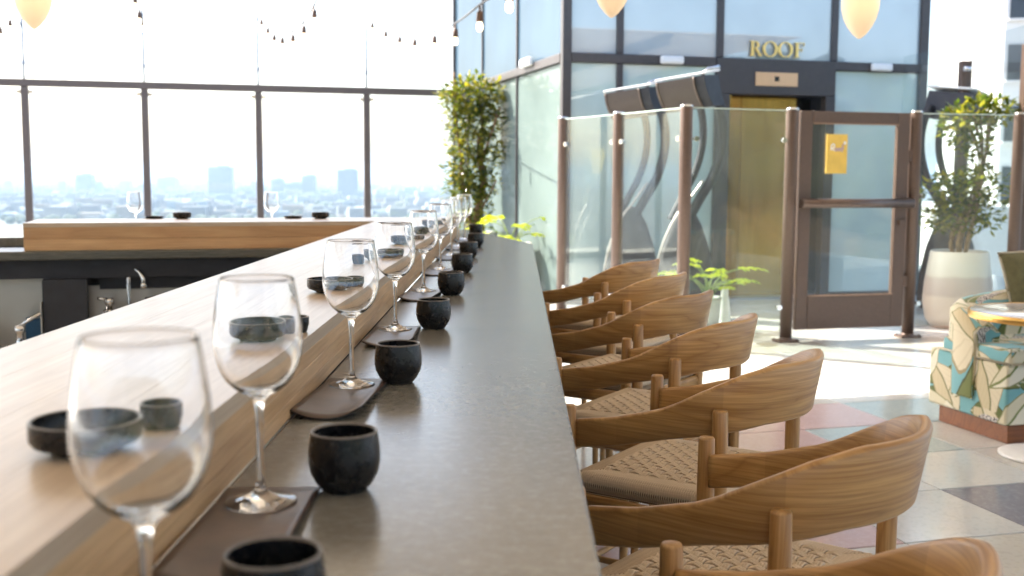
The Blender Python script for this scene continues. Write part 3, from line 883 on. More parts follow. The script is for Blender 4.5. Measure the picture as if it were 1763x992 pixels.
def dish_mesh(r, h, foot=.6):
    b = MB(); w = .0035
    b.lathe([(0, 0), (r * foot, 0), (r * foot + .002, .003), (r * .93, .008), (r, .013), (r, h - .001)], 40)
    b.lathe([(r, h - .001), (r - .001, h), (r - w + .001, h), (r - w, h - .001)], 40, mi=1)
    b.lathe([(r - w, h - .001), (r - w, .014), (r * .85, .009), (0, .007)], 40)
    return b.mesh('dish', [M['ceramic'], M['ceramic_rim']])
dB, dS, dT, dM = dish_mesh(.050, .030), dish_mesh(.023, .026, .8), dish_mesh(.055, .013, .8), dish_mesh(.05, .036)
DISH = [(-.393, .99, dB, 'round black dish nearest the camera, left of the closest wine glass'), (-.352, 1.085, dS, 'small black pinch bowl seen through the closest wine glass'),
        (-.392, 1.67, dB, 'black dish seen through the second wine glass from the camera'), (-.352, 1.755, dS, 'small black pinch bowl seen at the edge of the second wine glass'),
        (-.395, 2.36, dB, 'black dish left of and behind the third wine glass'), (-.352, 2.45, dS, 'small black pinch bowl seen through the third wine glass'),
        (-.383, 3.28, dB, 'black dish seen through the fourth wine glass from the camera'), (-.435, 3.12, dS, 'small blue-black bowl just right of the third wine glass rim'),
        (-.352, 3.37, dS, 'small pinch bowl seen at the right edge of the fourth wine glass'), (-.40, 4.0, dB, 'blue-black dish further up the ledge beside the fourth glass rim'),
        (-.352, 4.1, dS, 'small bowl seen through the fifth wine glass'), (-.395, 4.7, dB, 'black dish far up the ledge seen through the fifth glass'),
        (-.352, 4.85, dS, 'small bowl far up the ledge near the sixth glass'), (-.40, 5.4, dB, 'farthest black dish of the row on the long ledge'),
        (-.355, 5.5, dS, 'farthest small bowl of the row on the long ledge')]
for x, y, me, lab in DISH:
    tag(link('dish', me, None, (x, y, ZL + .0002), (0, 0, rnd.uniform(0, 6))), lab, 'dish', 'black dishes on the wood ledge')
for px, py, me, lab in ((266, 6.12, dT, 'flat black tray behind the left wine glass on the rear ledge'), (314, 6.12, dM, 'upright black dish on the left half of the rear ledge'),
                        (505, 6.25, dT, 'flat black tray beside the right wine glass on the rear ledge'), (552, 6.25, dM, 'upright black dish near the ledge corner on the rear ledge')):
    X = (px - 882) / 1880 * py
    tag(link('dish', me, None, (X, py, ZL + .0002)), lab, 'dish', 'black dishes on the wood ledge')

# ------------------------------------------------------------------ chairs
def chair():
    t = thing('bar_chair', 'x', 'chair')
    LX, LY = .189, .235
    # wraparound rail: arms rising into the back
    path = spline([(-.172, -.222, 0), (-.05, -.232, 0), (.08, -.233, 0), (.175, -.214, 0), (.252, -.140, 0), (.290, 0, 0),
                   (.252, .142, 0), (.175, .214, 0), (.08, .233, 0), (-.05, .232, 0), (-.172, .222, 0)], 7)
    b = MB(); rings = []; L = 0; Ls = []
    N = len(path)
    for i, p in enumerate(path):
        tg = (path[min(i + 1, N - 1)] - path[max(i - 1, 0)]).normalized()
        nrm = Vector((tg.y, -tg.x, 0))            # outward
        zt = interp(p.x, [-.172, -.065, .044, .085, .151, .212, .257], [.850, .870, .902, .920, .957, .992, 1.011])
        zb = interp(p.x, [-.172, -.065, .064, .175, .21, .252], [.782, .802, .836, .858, .866, .877])
        h = .0112; ed = .007
        lean = .024 * max(0, p.x) / .285          # back leans out a little at the top
        sec = [(-h, zb + ed), (-h + ed * .8, zb), (h - ed * .8, zb), (h, zb + ed), (h, (zb + zt) / 2), (h, zt - ed), (h - ed * .8, zt), (-h + ed * .8, zt), (-h, zt - ed), (-h, (zb + zt) / 2)]
        if i: L += (p - path[i - 1]).length
        Ls.append(L)
        rings.append((b.add([p + nrm * (o_ + lean * (z - zb) / (zt - zb) * 1.0) + Vector((0, 0, z)) for o_, z in sec]), sec))
    K = 10
    for i in range(N - 1):
        for k in range(K):
            j = (k + 1) % K
            a, c = rings[i][0], rings[i + 1][0]
            sa, sc_ = rings[i][1], rings[i + 1][1]
            va = [(Ls[i], sa[k][1] + sa[k][0]), (Ls[i], sa[j][1] + sa[j][0]), (Ls[i + 1], sc_[j][1] + sc_[j][0]), (Ls[i + 1], sc_[k][1] + sc_[k][0])]
            b.face((a + k, a + j, c + j, c + k), 0, va, True)
    b.face([rings[0][0] + k for k in range(K)][::-1]); b.face([rings[-1][0] + k for k in range(K)])
    me = b.mesh('back_rail', M['teak'])
    bm = bmesh.new(); bm.from_mesh(me); bmesh.ops.recalc_face_normals(bm, faces=bm.faces); bm.to_mesh(me); bm.free()
    link('back_rail', me, t)
    def leg(x, y, top, lean):
        b = MB(); r = .0182
        prof = [(0, 0), (.0125, 0), (.013, .004), (.0175, .62), (r, .70), (r, top - .10), (r * .93, top - .006), (r * .80, top - .001), (0, top)]
        b.lathe(prof, 20)
        return b.build('leg', M['teak_leg'], t, (x, y, 0))
    leg(-LX, -LY, .884, 0); leg(-LX, LY, .884, 0); leg(LX, -LY, .918, 0); leg(LX, LY, .918, 0)
    # seat rails and stretchers
    for (a, c, z, r) in (((-LX, -LY), (LX, -LY), .655, .013), ((-LX, LY), (LX, LY), .655, .013), ((-LX, -LY), (-LX, LY), .655, .013), ((LX, -LY), (LX, LY), .655, .013)):
        b = MB(); b.tube([(a[0], a[1], z), (c[0], c[1], z)], r, 10, flat=(.8, 1.7)); b.build('seat_rail', M['teak'], t)
    for (a, c, z) in (((-LX, -LY), (LX, -LY), .30), ((-LX, LY), (LX, LY), .30), ((-LX, -LY), (-LX, LY), .20), ((LX, -LY), (LX, LY), .34)):
        b = MB(); b.tube([(a[0], a[1], z), (c[0], c[1], z)], .010, 10); b.build('stretcher', M['teak'], t)
    # woven paper-cord seat
    SX, SY, ZS = .185, .222, .722
    b = MB()
    poly = []
    for cx_, cy_, a0 in ((SX - .03, SY - .03, 0), (-SX + .03, SY - .03, 90), (-SX + .03, -SY + .03, 180), (SX - .03, -SY + .03, 270)):
        for k in range(4): a = R(a0 + 30 * k); poly.append((cx_ + .03 * math.cos(a), cy_ + .03 * math.sin(a)))
    b.prism([(x * .985, y * .985) for x, y in poly], ZS - .046, ZS - .006)
    seat = b.build('seat', M['cord_under'], t)
    # cords wrapped over the four edges, each a ridge of its own
    w = MB()
    def ridge(pts, r, seg=5): w.tube(pts, r, seg, caps=False)
    bx_, by_ = SX - .062, SY - .058
    def dome(x, y): return .006 * (1 - (x / SX) ** 2) * (1 - (y / SY) ** 2)
    nA = 62
    for s_ in (-1, 1):
        for k in range(nA):                       # left and right edges
            x = -SX + .012 + (2 * SX - .024) * (k + .5) / nA
            ins = max(by_, SY - .058)
            dx = abs(x) - bx_
            y_in = ins if dx < 0 else ins + min(dx, .05)
            y_in = min(y_in, SY - .012)
            ridge([(x, s_ * y_in, ZS - .002 + dome(x, y_in)), (x, s_ * (SY - .016), ZS - .001), (x, s_ * (SY - .004), ZS - .007), (x, s_ * SY, ZS - .018), (x, s_ * SY, ZS - .036), (x, s_ * (SY - .010), ZS - .048)], .0031)
        for k in range(nA + 8):                   # front and back edges
            y = -SY + .012 + (2 * SY - .024) * (k + .5) / (nA + 8)
            dy = abs(y) - by_
            x_in = bx_ if dy < 0 else bx_ + min(dy, .05)
            x_in = min(x_in, SX - .012)
            ridge([(s_ * x_in, y, ZS - .002 + dome(x_in, y)), (s_ * (SX - .016), y, ZS - .001), (s_ * (SX - .004), y, ZS - .007), (s_ * SX, y, ZS - .018), (s_ * SX, y, ZS - .036), (s_ * (SX - .010), y, ZS - .048)], .0033)
    o = w.build('edge_wrap', M['cord'], t); o['kind'] = 'stuff'
    w = MB()
    NX, NY = 11, 14                               # triple cords, over one and under one
    px_, py_ = 2 * (bx_ + .010) / NX, 2 * (by_ + .008) / NY
    amp = .0050
    def over(i, j): return 1 if (i + j) % 2 == 0 else -1
    for i in range(NX):                           # strands along y
        for d in (-1, 0, 1):
            x = -bx_ - .010 + px_ * (i + .5) + d * .0052
            pts = []
            for j in range(-1, NY + 1):
                for q, hq in ((.15, .35), (.5, 1.0), (.85, .35)):
                    y = -by_ - .008 + py_ * (j + q)
                    hgt = over(i, j) if 0 <= j < NY else -1
                    pts.append((x, y, ZS - .001 + dome(x, y) + amp * hgt * hq * (1 if d == 0 else .85)))
            w.tube(pts, .0031, 5, caps=False)
    for j in range(NY):
        for d in (-1, 0, 1):
            y = -by_ - .008 + py_ * (j + .5) + d * .0050
            pts = []
            for i in range(-1, NX + 1):
                for q, hq in ((.15, .35), (.5, 1.0), (.85, .35)):
                    x = -bx_ - .010 + px_ * (i + q)
                    hgt = -over(i, j) if 0 <= i < NX else -1
                    pts.append((x, y, ZS - .001 + dome(x, y) + amp * hgt * hq * (1 if d == 0 else .85)))
            w.tube(pts, .0031, 5, caps=False)
    o = w.build('woven_panel', M['cord'], t); o['kind'] = 'stuff'
    return t
CH = [(.4225, 2.6135, -33.5, 'third teak chair from the camera, its woven seat corner in full view'),
      (.4066, 1.9105, -38.3, 'second teak chair from the camera, its tall back the largest in view'),
      (.417, 3.283, -33.5, 'fourth teak chair from the camera, in the middle of the row'),
      (.411, 3.97, -33.5, 'fifth teak chair from the camera, before the potted yellow fern'),
      (.428, 4.68, -33.0, 'sixth teak chair from the camera, next to the last of the row'),
      (.412, 5.42, -33.0, 'farthest teak chair of the row, at the counter corner'),
      (.230, 1.254, -40.0, 'teak chair nearest the camera, cut off by the bottom right corner')]
proto = chair()
for i, (x, y, a, lab) in enumerate(CH):
    o = proto if i == 0 else copy_thing(proto)
    o.location, o.rotation_euler = (x, y, 0), (0, 0, R(a + (0, 0, 1.4, -1.8, 1.1, -.9, 0)[i]))
    tag(o, lab, 'chair', 'teak chairs with woven seats along the bar')

# ------------------------------------------------------------------ rear glass fence with light poles
def rear_fence():
    V0 = 16.2; U0 = G(0, 0); base_u = -7 * math.cos(A15) + 14.9 * math.sin(A15)
    t = thing('glass_fence', 'tall glass fence with dark posts along the far edge of the terrace', 'fence', G(base_u, V0, 0), A15)
    posts = [.39 + 1.545 * k for k in range(-3, 5)]
    end = 7.45
    b = MB(); b.box(((posts[0] + end) / 2, 0, 2.625), (end - posts[0] + .1, .09, .10), 0, .008); b.build('top_rail', M['fence_paint'], t)
    b = MB(); b.box(((posts[0] + end) / 2, 0, .05), (end - posts[0] + .1, .09, .10), 0, .008); b.build('bottom_rail', M['fence_paint'], t)
    for k, s in enumerate(posts):
        b = MB(); b.box((s, 0, 1.287), (.095, .085, 2.57), 0, .006); b.build('post', M['fence_paint'], t)
        b = MB(); b.tube([(s, .0, 2.68), (s, .0, 3.75)], .017, 8); b.tube([(s, 0, 2.86), (s, 0, 2.92)], .026, 8); b.build('light_pole', M['pole'], t)
        nx = posts[k + 1] if k + 1 < len(posts) else end + .06
        b = MB(); b.box(((s + nx) / 2, .0, 1.33), (nx - s - .13, .012, 2.44)); b.build('pane', M['clear_pane'], t)
        for sx, z in ((-1, 2.5), (1, 2.5), (-1, .3), (1, .3)):
            b = MB(); b.box((s + sx * .075, -.01, z), (.06, .05, .05), 0, .008); b.build('clip', M['chrome'], t)
M['pole'] = plain('pole_paint', (.20, .23, .28), .5)
rear_fence()

# ------------------------------------------------------------------ elevator building
CV = -.57 * math.sin(A15) + 12.0 * math.cos(A15)
CU = .57 * math.cos(A15) + 12.0 * math.sin(A15)
def elevator_building():
    t = thing('elevator_building', 'glass and dark steel elevator pavilion with gold doors', 'building', G(CU, CV, 0), A15)
    H = 4.7; W = 4.42; D = 5.7
    st = M['dark_steel']
    def fr(name, c, d, mat=None, ch=.006): b = MB(); b.box(c, d, 0, ch); return b.build(name, mat or st, t)
    # front (plane v=0, proud toward -v)
    fr('corner_post', (.0, -.0, H / 2), (.10, .10, H))
    fr('mullion', (W, -.005, H / 2), (.11, .10, H))
    for u in (.61,): 
        fr('mullion', (u, 0, 1.32), (.07, .09, 2.62)); fr('mullion', (u, 0, 3.72), (.075, .09, 1.96))
    for u in (1.80, 3.235): fr('mullion', (u, 0, 3.72), (.08, .09, 1.96))
    fr('band', (.9, -.003, 2.685), (1.69, .10, .10)); fr('band', (3.80, -.003, 2.685), (1.12, .10, .10))
    fr('header_panel', (2.50, -.008, 2.535), (1.50, .11, .40), M['header_paint'])
    fr('jamb', (1.835, -.006, 1.167), (.17, .12, 2.334), M['header_paint']); fr('jamb', (3.19, -.006, 1.167), (.12, .12, 2.334), M['header_paint'])
    # upper and lower panes
    for u0, u1, m_ in ((.05, .57, 'facade_blue'), (.65, 1.76, 'facade_blue'), (1.84, 3.195, 'facade_blue'), (3.275, W - .055, 'facade_blue')):
        fr('upper_pane', ((u0 + u1) / 2, .0, 3.73), (u1 - u0, .02, 1.98), M[m_], 0)
    for u0, u1 in ((.05, .575), (.645, 1.75), (3.25, W - .055)):
        fr('lower_pane', ((u0 + u1) / 2, .0, 1.34), (u1 - u0, .02, 2.58), M['facade_green'], 0)
    fr('sill', (.9, -.02, .03), (1.75, .08, .06)); fr('sill', (3.80, -.02, .03), (1.12, .08, .06))
    # recessed gold doors
    fr('gold_jamb', (1.94, .12, 1.167), (.04, .30, 2.334), M['gold_door'])
    fr('elevator_door', (2.065, .20, 1.167), (.235, .04, 2.334), M['gold_door'], .003)
    fr('elevator_door', (2.545, .215, 1.167), (.70, .04, 2.334), M['gold_door'], .003)
    fr('door_recess', (3.02, .30, 1.167), (.24, .02, 2.334), M['screen'])
    fr('door_sill', (2.55, .09, .008), (1.24, .22, .016), M['steel'])
    # left face (plane u=0, going back along +v)
    for v in (1.935, 3.80):
        fr('mullion', (0, v, 1.32), (.07, .045, 2.62)); fr('mullion', (0, v, 3.72), (.07, .045, 1.96))
    fr('mullion', (0, 1.0, 3.72), (.04, .03, 1.96)) if False else None
    fr('mullion', (.0, D, H / 2), (.10, .08, H))
    fr('band', (-.003, D / 2, 2.685), (.10, D - .12, .10))
    for v0, v1 in ((.05, 1.91), (1.96, 3.775), (3.825, D - .04)):
        fr('upper_pane', (0, (v0 + v1) / 2, 3.73), (.02, v1 - v0, 1.98), M['facade_left_blue'], 0)
        fr('lower_pane', (0, (v0 + v1) / 2, 1.34), (.02, v1 - v0, 2.58), M['facade_left'], 0)
    # body behind the glass and the roof
    fr('core', (W / 2, D / 2 + .2, H / 2), (W - .3, D - .65, H - .05), M['header_paint'], 0)
    fr('roof', (W / 2, D / 2, H + .06), (W + .2, D + .2, .12), st)
    return t
elevator_building()
def on_front(u, z, out=.06): return G(CU + u, CV - out, z)
for u, lab in ((1.2, 'white emergency light on the steel band above the patio heaters'), (3.83, 'white emergency light on the band right of the elevator header')):
    t = thing('emergency_light', lab, 'emergency light', on_front(u, 2.685, .055), A15, 'white emergency lights on the pavilion')
    b = MB(); b.box((0, -.03, 0), (.27, .06, .085), 0, .018); b.build('housing', M['white_plastic'], t)
    b = MB(); b.box((0, -.062, -.012), (.2, .006, .03), 0, .003); b.build('lens', M['white_enamel'], t)
t = thing('emergency_light', 'white emergency light on the band of the pavilion side facing the city', 'emergency light', G(CU - .055, CV + 1.30, 2.75), A15 - math.pi / 2, 'white emergency lights on the pavilion')
b = MB(); b.box((0, -.03, 0), (.42, .06, .10), 0, .018); b.build('housing', M['white_plastic'], t)
b = MB(); b.box((0, -.062, -.012), (.3, .006, .03), 0, .003); b.build('lens', M['white_enamel'], t)
t = thing('elevator_indicator', 'bronze indicator plate with small black screen above the elevator', 'indicator', on_front(2.49, 2.51, .064), A15)
b = MB(); b.box((0, -.006, 0), (.53, .012, .155), 0, .003); b.build('plate', M['plaque_bronze'], t)
b = MB(); b.box((.0, -.0135, .005), (.055, .003, .055)); b.build('screen', M['screen'], t)

def roof_sign():
    """serif capitals, thick and thin strokes, standing off the glass"""
    t = thing('roof_sign', 'gold serif letters reading ROOF above the elevator', 'sign', on_front(2.155, 2.765, .03), A15)
    h = .168; dp = .022
    class Lt:
        def __init__(s): s.b = MB(); s.k = 0
        def bar_(s, x0, z0, x1, z1):
            s.k += 1; e = .0006 * s.k
            s.b.box(((x0 + x1) / 2, -dp / 2 - e / 2, (z0 + z1) / 2), (x1 - x0, dp + e, z1 - z0))
        def poly(s, P):
            s.k += 1; e = .0006 * s.k; n = len(P)
            a = s.b.add([(x, -dp - e, z) for x, z in P]); c = s.b.add([(x, e * .3, z) for x, z in P])
            s.b.face([a + i for i in range(n)]); s.b.face([c + i for i in range(n)][::-1])
            for i in range(n): j = (i + 1) % n; s.b.face((a + i, c + i, c + j, a + j))
        def ring(s, cx_, cz, ro, zo, ri, zi, a0=0, a1=360, shift=0.0):
            s.k += 1; e = .0006 * s.k; n = 28
            full = a1 - a0 >= 360; cnt = n if full else n + 1
            an = [R(a0 + (a1 - a0) * i / n) for i in range(cnt)]
            q = []
            for y in (-dp - e, e * .3):
                q.append(s.b.add([(cx_ + ro * math.cos(a), y, cz + zo * math.sin(a)) for a in an]))
                q.append(s.b.add([(cx_ + shift + ri * math.cos(a), y, cz + zi * math.sin(a)) for a in an]))
            fo, fi, bo, bi = q
            for i in range(n):
                j = (i + 1) % cnt
                s.b.face((fo + i, fi + i, fi + j, fo + j)); s.b.face((bo + i, bo + j, bi + j, bi + i))
                s.b.face((fo + i, fo + j, bo + j, bo + i)); s.b.face((fi + i, bi + i, bi + j, fi + j))
        def out(s, x): s.b.build('letter', M['gold'], t, (x, 0, 0))
    L = Lt(); L.bar_(.02, 0, .052, h); L.bar_(0, 0, .07, .008); L.bar_(0, h - .008, .05, h)
    L.ring(.055, h - .043, .066, .043, .034, .034, -90, 90); L.bar_(.045, h - .0085, .058, h - .0005); L.bar_(.045, h - .086, .058, h - .077)
    L.poly([(.062, h - .084), (.092, h - .080), (.150, .006), (.150, 0), (.118, 0)]); L.out(0)
    for x in (.160, .352):
        L = Lt(); L.ring(.095, h / 2, .095, h / 2 + .003, .062, h / 2 - .008); L.out(x)
    L = Lt(); L.bar_(.02, 0, .052, h); L.bar_(0, 0, .072, .008); L.bar_(0, h - .008, .125, h); L.bar_(.117, h - .04, .125, h - .007)
    L.bar_(.052, h / 2 - .002, .095, h / 2 + .006); L.bar_(.09, h / 2 - .018, .097, h / 2 + .022); L.out(.558)
roof_sign()

# ------------------------------------------------------------------ glass screen and gate in front of the pavilion
GV = CV * 0 + (-2.361 * math.sin(A15) + 9.327 * math.cos(A15))
GU = 2.361 * math.cos(A15) + 9.327 * math.sin(A15)
def screen_post(b_parent, x, y, z=1.975, r=.052):
    b = MB(); b.lathe([(0, .004), (r, .004), (r, z - .012), (r * .96, z - .002), (0, z)], 24); b.build('post', M['bronze_paint'], b_parent, (x, y, 0))
    b = MB(); b.lathe([(r * 1.04, z + .0005), (r * 1.06, z + .006), (r * .98, z + .016), (0, z + .02)], 24); b.build('post_cap', M['chrome'], b_parent, (x, y, 0))
    b = MB(); b.box((0, 0, .008), (.19, .15, .016), 0, .004)
    b.lathe([(r + .004, .016), (r + .004, .035), (r - .01, .038)], 20)
    for sx in (-1, 1):
        for sy in (-1, 1): b.lathe([(.012, .016), (.012, .024), (0, .026)], 8, (sx * .078, sy * .058, 0))
    b.build('base_plate', M['bronze_paint'], b_parent, (x, y, 0))
M['glass_edge'] = plain('glass_edge', (.55, .66, .62), .25, 0, .06)
def screens():
    t = thing('glass_screen', 'clear glass wind screen on round bronze posts left of the gate', 'glass screen', G(GU, GV, 0), A15)
    T = Matrix.Rotation(-A15, 4, 'Z')
    def loc(x, y): p = T @ (Vector((x, y, 0)) - G(GU, GV, 0)); return p.x, p.y
    pts = [loc(.50, 10.95), loc(.962, 10.02), loc(1.412, 8.98), (0.0, 0.0)]
    for p in pts: screen_post(t, *p)
    for a, c in zip(pts[:-1], pts[1:]):
        dx, dy = c[0] - a[0], c[1] - a[1]; L = math.hypot(dx, dy); an = math.atan2(dy, dx)
        b = MB(); b.box(((a[0] + c[0]) / 2, (a[1] + c[1]) / 2, 1.03), (L - .13, .012, 1.87), an); pn = b.build('pane', M['screen_pane'], t)
        b = MB(); b.box(((a[0] + c[0]) / 2, (a[1] + c[1]) / 2, 1.9695), (L - .11, .014, .008), an); b.build('polished_edge', M['glass_edge'], pn)
        for s_ in (-1, 1):
            for z in (1.72, .3):
                q = .5 + s_ * (.5 - .085 / L)
                b = MB(); b.tube([(a[0] + dx * q, a[1] + dy * q, z), (a[0] + dx * q + math.sin(an) * .03, a[1] + dy * q - math.cos(an) * .03, z)], .022, 12); b.build('clamp', M['chrome'], t)
    # right of the gate
    t2 = thing('glass_screen', 'clear glass wind screen between the gate and the potted tree', 'glass screen', G(GU + 1.205, GV, 0), A15)
    screen_post(t2, .0, .0)
    t3 = t2
    screen_post(t2, 1.01, -.07, 1.975)
    b = MB(); b.box((.505, -.035, 1.03), (.88, .012, 1.87), -.069); pn = b.build('pane', M['screen_pane'], t2)
    b = MB(); b.box((.505, -.035, 1.9695), (.90, .014, .008), -.069); b.build('polished_edge', M['glass_edge'], pn)
    for z in (1.25, .3):
        b = MB(); b.tube([(.08, -.0, z), (.08, -.035, z)], .022, 12); b.build('clamp', M['chrome'], t2)
    return t
screens()
def gate():
    t = thing('gate', 'bronze framed glass gate with a push bar across the middle', 'gate', G(GU, GV, 0), A15)
    def fr(name, c, d, mat=None, ch=.004): b = MB(); b.box(c, d, 0, ch); return b.build(name, mat or M['bronze_paint'], t)
    x0, x1 = .075, 1.13
    fr('stile', (x0 + .055, 0, 1.035), (.11, .05, 1.87)); fr('stile', (x1 - .06, 0, 1.035), (.12, .05, 1.87))
    fr('top_stile', (.6, 0, 1.92), (x1 - x0 - .232, .05, .10)); fr('kick_rail', (.6, 0, .245), (x1 - x0 - .232, .048, .29))
    fr('pane', (.6, .004, 1.13), (x1 - x0 - .22, .012, 1.50), M['clear_pane'], 0)
    for c, d in (((.6, -.029, .393), (x1 - x0 - .225, .008, .014)), ((.6, -.029, 1.866), (x1 - x0 - .225, .008, .012))): fr('glazing_bead', c, d, M['gold_edge'], .002)
    # push bar
    b = MB(); b.tube([(x0 - .01, -.085, 1.19), (x1 + .015, -.085, 1.19)], .040, 14, flat=(1, 1)); b.build('push_bar', M['bar_metal'], t)
    fr('bar_end', (x0 + .03, -.05, 1.19), (.05, .05, .07)); fr('bar_end', (x1 - .03, -.05, 1.19), (.06, .05, .09)); fr('lock_box', (x1 - .05, -.035, 1.02), (.07, .03, .05))
    fr('hinge', (x1 + .02, 0, 1.6), (.04, .05, .10)); fr('hinge', (x1 + .02, 0, .5), (.04, .05, .10))
M['gold_edge'] = plain('bead_bronze', (.30, .19, .13), .4, .4)
M['bar_metal'] = plain('bar_metal', (.14, .10, .085), .3, .6)
gate()
def gate_sign():
    t = thing('gate_sign', 'yellow notice with pale handwriting on the gate glass', 'sign', G(GU + .425, GV - .012, 1.61), A15)
    b = MB(); b.box((0, 0, 0), (.20, .012, .335), 0, .002); b.build('board', M['sign_yellow'], t)
    b = MB(); y = -.0075
    b.tube(spline([(-.06, y, .03), (-.055, y, .075), (-.03, y, .08), (-.03, y, .055), (-.052, y, .048), (-.025, y, .028)], 5), .006, 6)
    b.build('script_initial', M['ink_white'], t)
    b = MB()
    b.tube(spline([(-.02, y, .035), (-.008, y, .05), (.004, y, .035), (-.008, y, .026), (-.018, y, .036)], 5), .0045, 6)
    b.tube(spline([(.010, y, .035), (.022, y, .05), (.034, y, .035), (.022, y, .026), (.012, y, .036)], 5), .0045, 6)
    b.tube(spline([(.068, y, .085), (.052, y, .075), (.050, y, .05), (.048, y, .015)], 5), .0045, 6); b.tube([(.038, y - .001, .045), (.066, y - .001, .05)], .004, 6)
    b.build('script_word', M['ink'], t)
    b = MB(); b.tube([(.072, -.006, .095), (.072, -.0085, .095)], .014, 12); b.build('fixing', M['ink_white'], t)
gate_sign()

# ------------------------------------------------------------------ patio heaters
def heater(loc, rot, s, label, flip=1):
    t = thing('patio_heater', label, 'patio heater', loc, rot, 'curved black patio heaters')
    t.scale = (s, s, s)
    # shell base: flattened teardrop
    b = MB(); prof = [(0, 0), (.30, 0), (.325, .02), (.33, .15), (.31, .40), (.25, .70), (.16, .95), (.08, 1.10), (.0, 1.14)]
    b.lathe(prof, 28, squash=.55); b.build('base_shell', M['black_paint'], t)
    b = MB(); b.tube(spline([(-.34, -.02, .02), (-.335, -.05, .35), (-.26, -.06, .72), (-.13, -.06, 1.02), (-.02, -.05, 1.16), (.16, -.03, 1.40)], 6), .014, 8, flat=(1.4, .8)); b.build('lit_edge_strip', M['steel'], t)  # pale strip added to imitate the lit edge of the base shell
    # bowed arm
    arm = spline([(.02, 0, 1.0), (.14, 0, 1.22), (.27, 0, 1.45), (.345, 0, 1.70), (.36, 0, 1.92), (.33, 0, 2.12), (.27, 0, 2.28)], 8)
    b = MB(); b.tube(arm, [.055] * len(arm), 10, flat=(.9, 1.15), upv=(0, 1, 0)); b.build('arm', M['black_satin'], t)
    b = MB(); b.tube([p + Vector((-.19 + .06 * max(0, 1.4 - p.z), .06, 0)) for p in arm], [.042] * len(arm), 10, flat=(.9, 1.15), upv=(0, 1, 0)); b.build('arm', M['black_satin'], t)
    # head: curved heater box tilted down, emitter mesh on its face, white reflector on top
    h = MB()
    n = 8; sec = []
    for k in range(n + 1):                       # curved profile in local (out, z)
        q = k / n; sec.append((-.11 + .16 * q - .05 * math.sin(q * math.pi), .15 - .30 * q))
    hd = Matrix.Translation((.02, -.03, 2.26)) @ Matrix.Rotation(R(-8), 4, 'Y') @ Matrix.Rotation(R(-36), 4, 'Z')
    def pt(x, y, z): return hd @ Vector((x, y, z))
    w2 = .26
    for sgn in (0,):
        ring = []
        for x in (-w2, w2):
            ring.append([h.add([pt(x + sh * 0, -.05 - .10 + o_ , z)]) for sh, (o_, z) in zip(range(n + 1), sec)] + [h.add([pt(x, .16, -.15)]), h.add([pt(x, .12, .15)])])
        K = n + 3
        for k in range(K): j = (k + 1) % K; h.face((ring[0][k], ring[0][j], ring[1][j], ring[1][k]), 0)
        h.face(ring[0][::-1]); h.face(ring[1])
    me = h.mesh('head', M['black_satin']); bm = bmesh.new(); bm.from_mesh(me); bmesh.ops.recalc_face_normals(bm, faces=bm.faces); bm.to_mesh(me); bm.free()
    link('head', me, t)
    g_ = MB()
    for x0, x1, off, mi in ((-w2 + .01, w2 - .10, .008, 0),):
        r0 = [g_.add([pt(x0, -.15 + o_ - off, z)]) for o_, z in sec[0:]]; r1 = [g_.add([pt(x1, -.15 + o_ - off, z)]) for o_, z in sec[0:]]
        for k in range(n): g_.face((r0[k], r0[k + 1], r1[k + 1], r1[k]), 0, None, True)
    g_.build('emitter_mesh', M['mesh_brown'], t)
    g_ = MB()
    for xx in (-w2 + .02, w2 - .11):
        g_.tube([pt(xx, -.15 + o_ - .012, z) for o_, z in sec], .010, 6)
    g_.tube([pt(-w2 + .02, -.15 + sec[-1][0] - .012, sec[-1][1] + .01), pt(w2 - .11, -.15 + sec[-1][0] - .012, sec[-1][1] + .01)], .010, 6)
    g_.build('mesh_frame', M['mesh_frame'], t)
    p = MB(); p.box((0, 0, 0), (.56, .36, .022), 0, .009, 0, hd @ Matrix.Translation((0, -.05, .185)) @ Matrix.Rotation(R(4), 4, 'X')); p.build('reflector', M['white_enamel'], t)
    p = MB(); p.tube([pt(.2, -.16, .16), pt(.24, -.1, .21), pt(.34, -.04, .22)], .018, 8); p.build('bracket', M['chrome'], t)
    return t
M['mesh_frame'] = plain('mesh_frame', (.17, .13, .105), .45, .5)
heater(G(CU + .60, CV - .50, 0), R(8), .96, 'smaller left patio heater with brown mesh head before the pavilion glass')
heater(G(CU + .83, CV - 1.38, 0), R(4), .98, 'larger patio heater whose white topped head hangs before the elevator header')
heater(G(CU + 3.98, CV - 1.25, 0), R(168), .96, 'patio heater turned away, tubes showing above the gate corner')

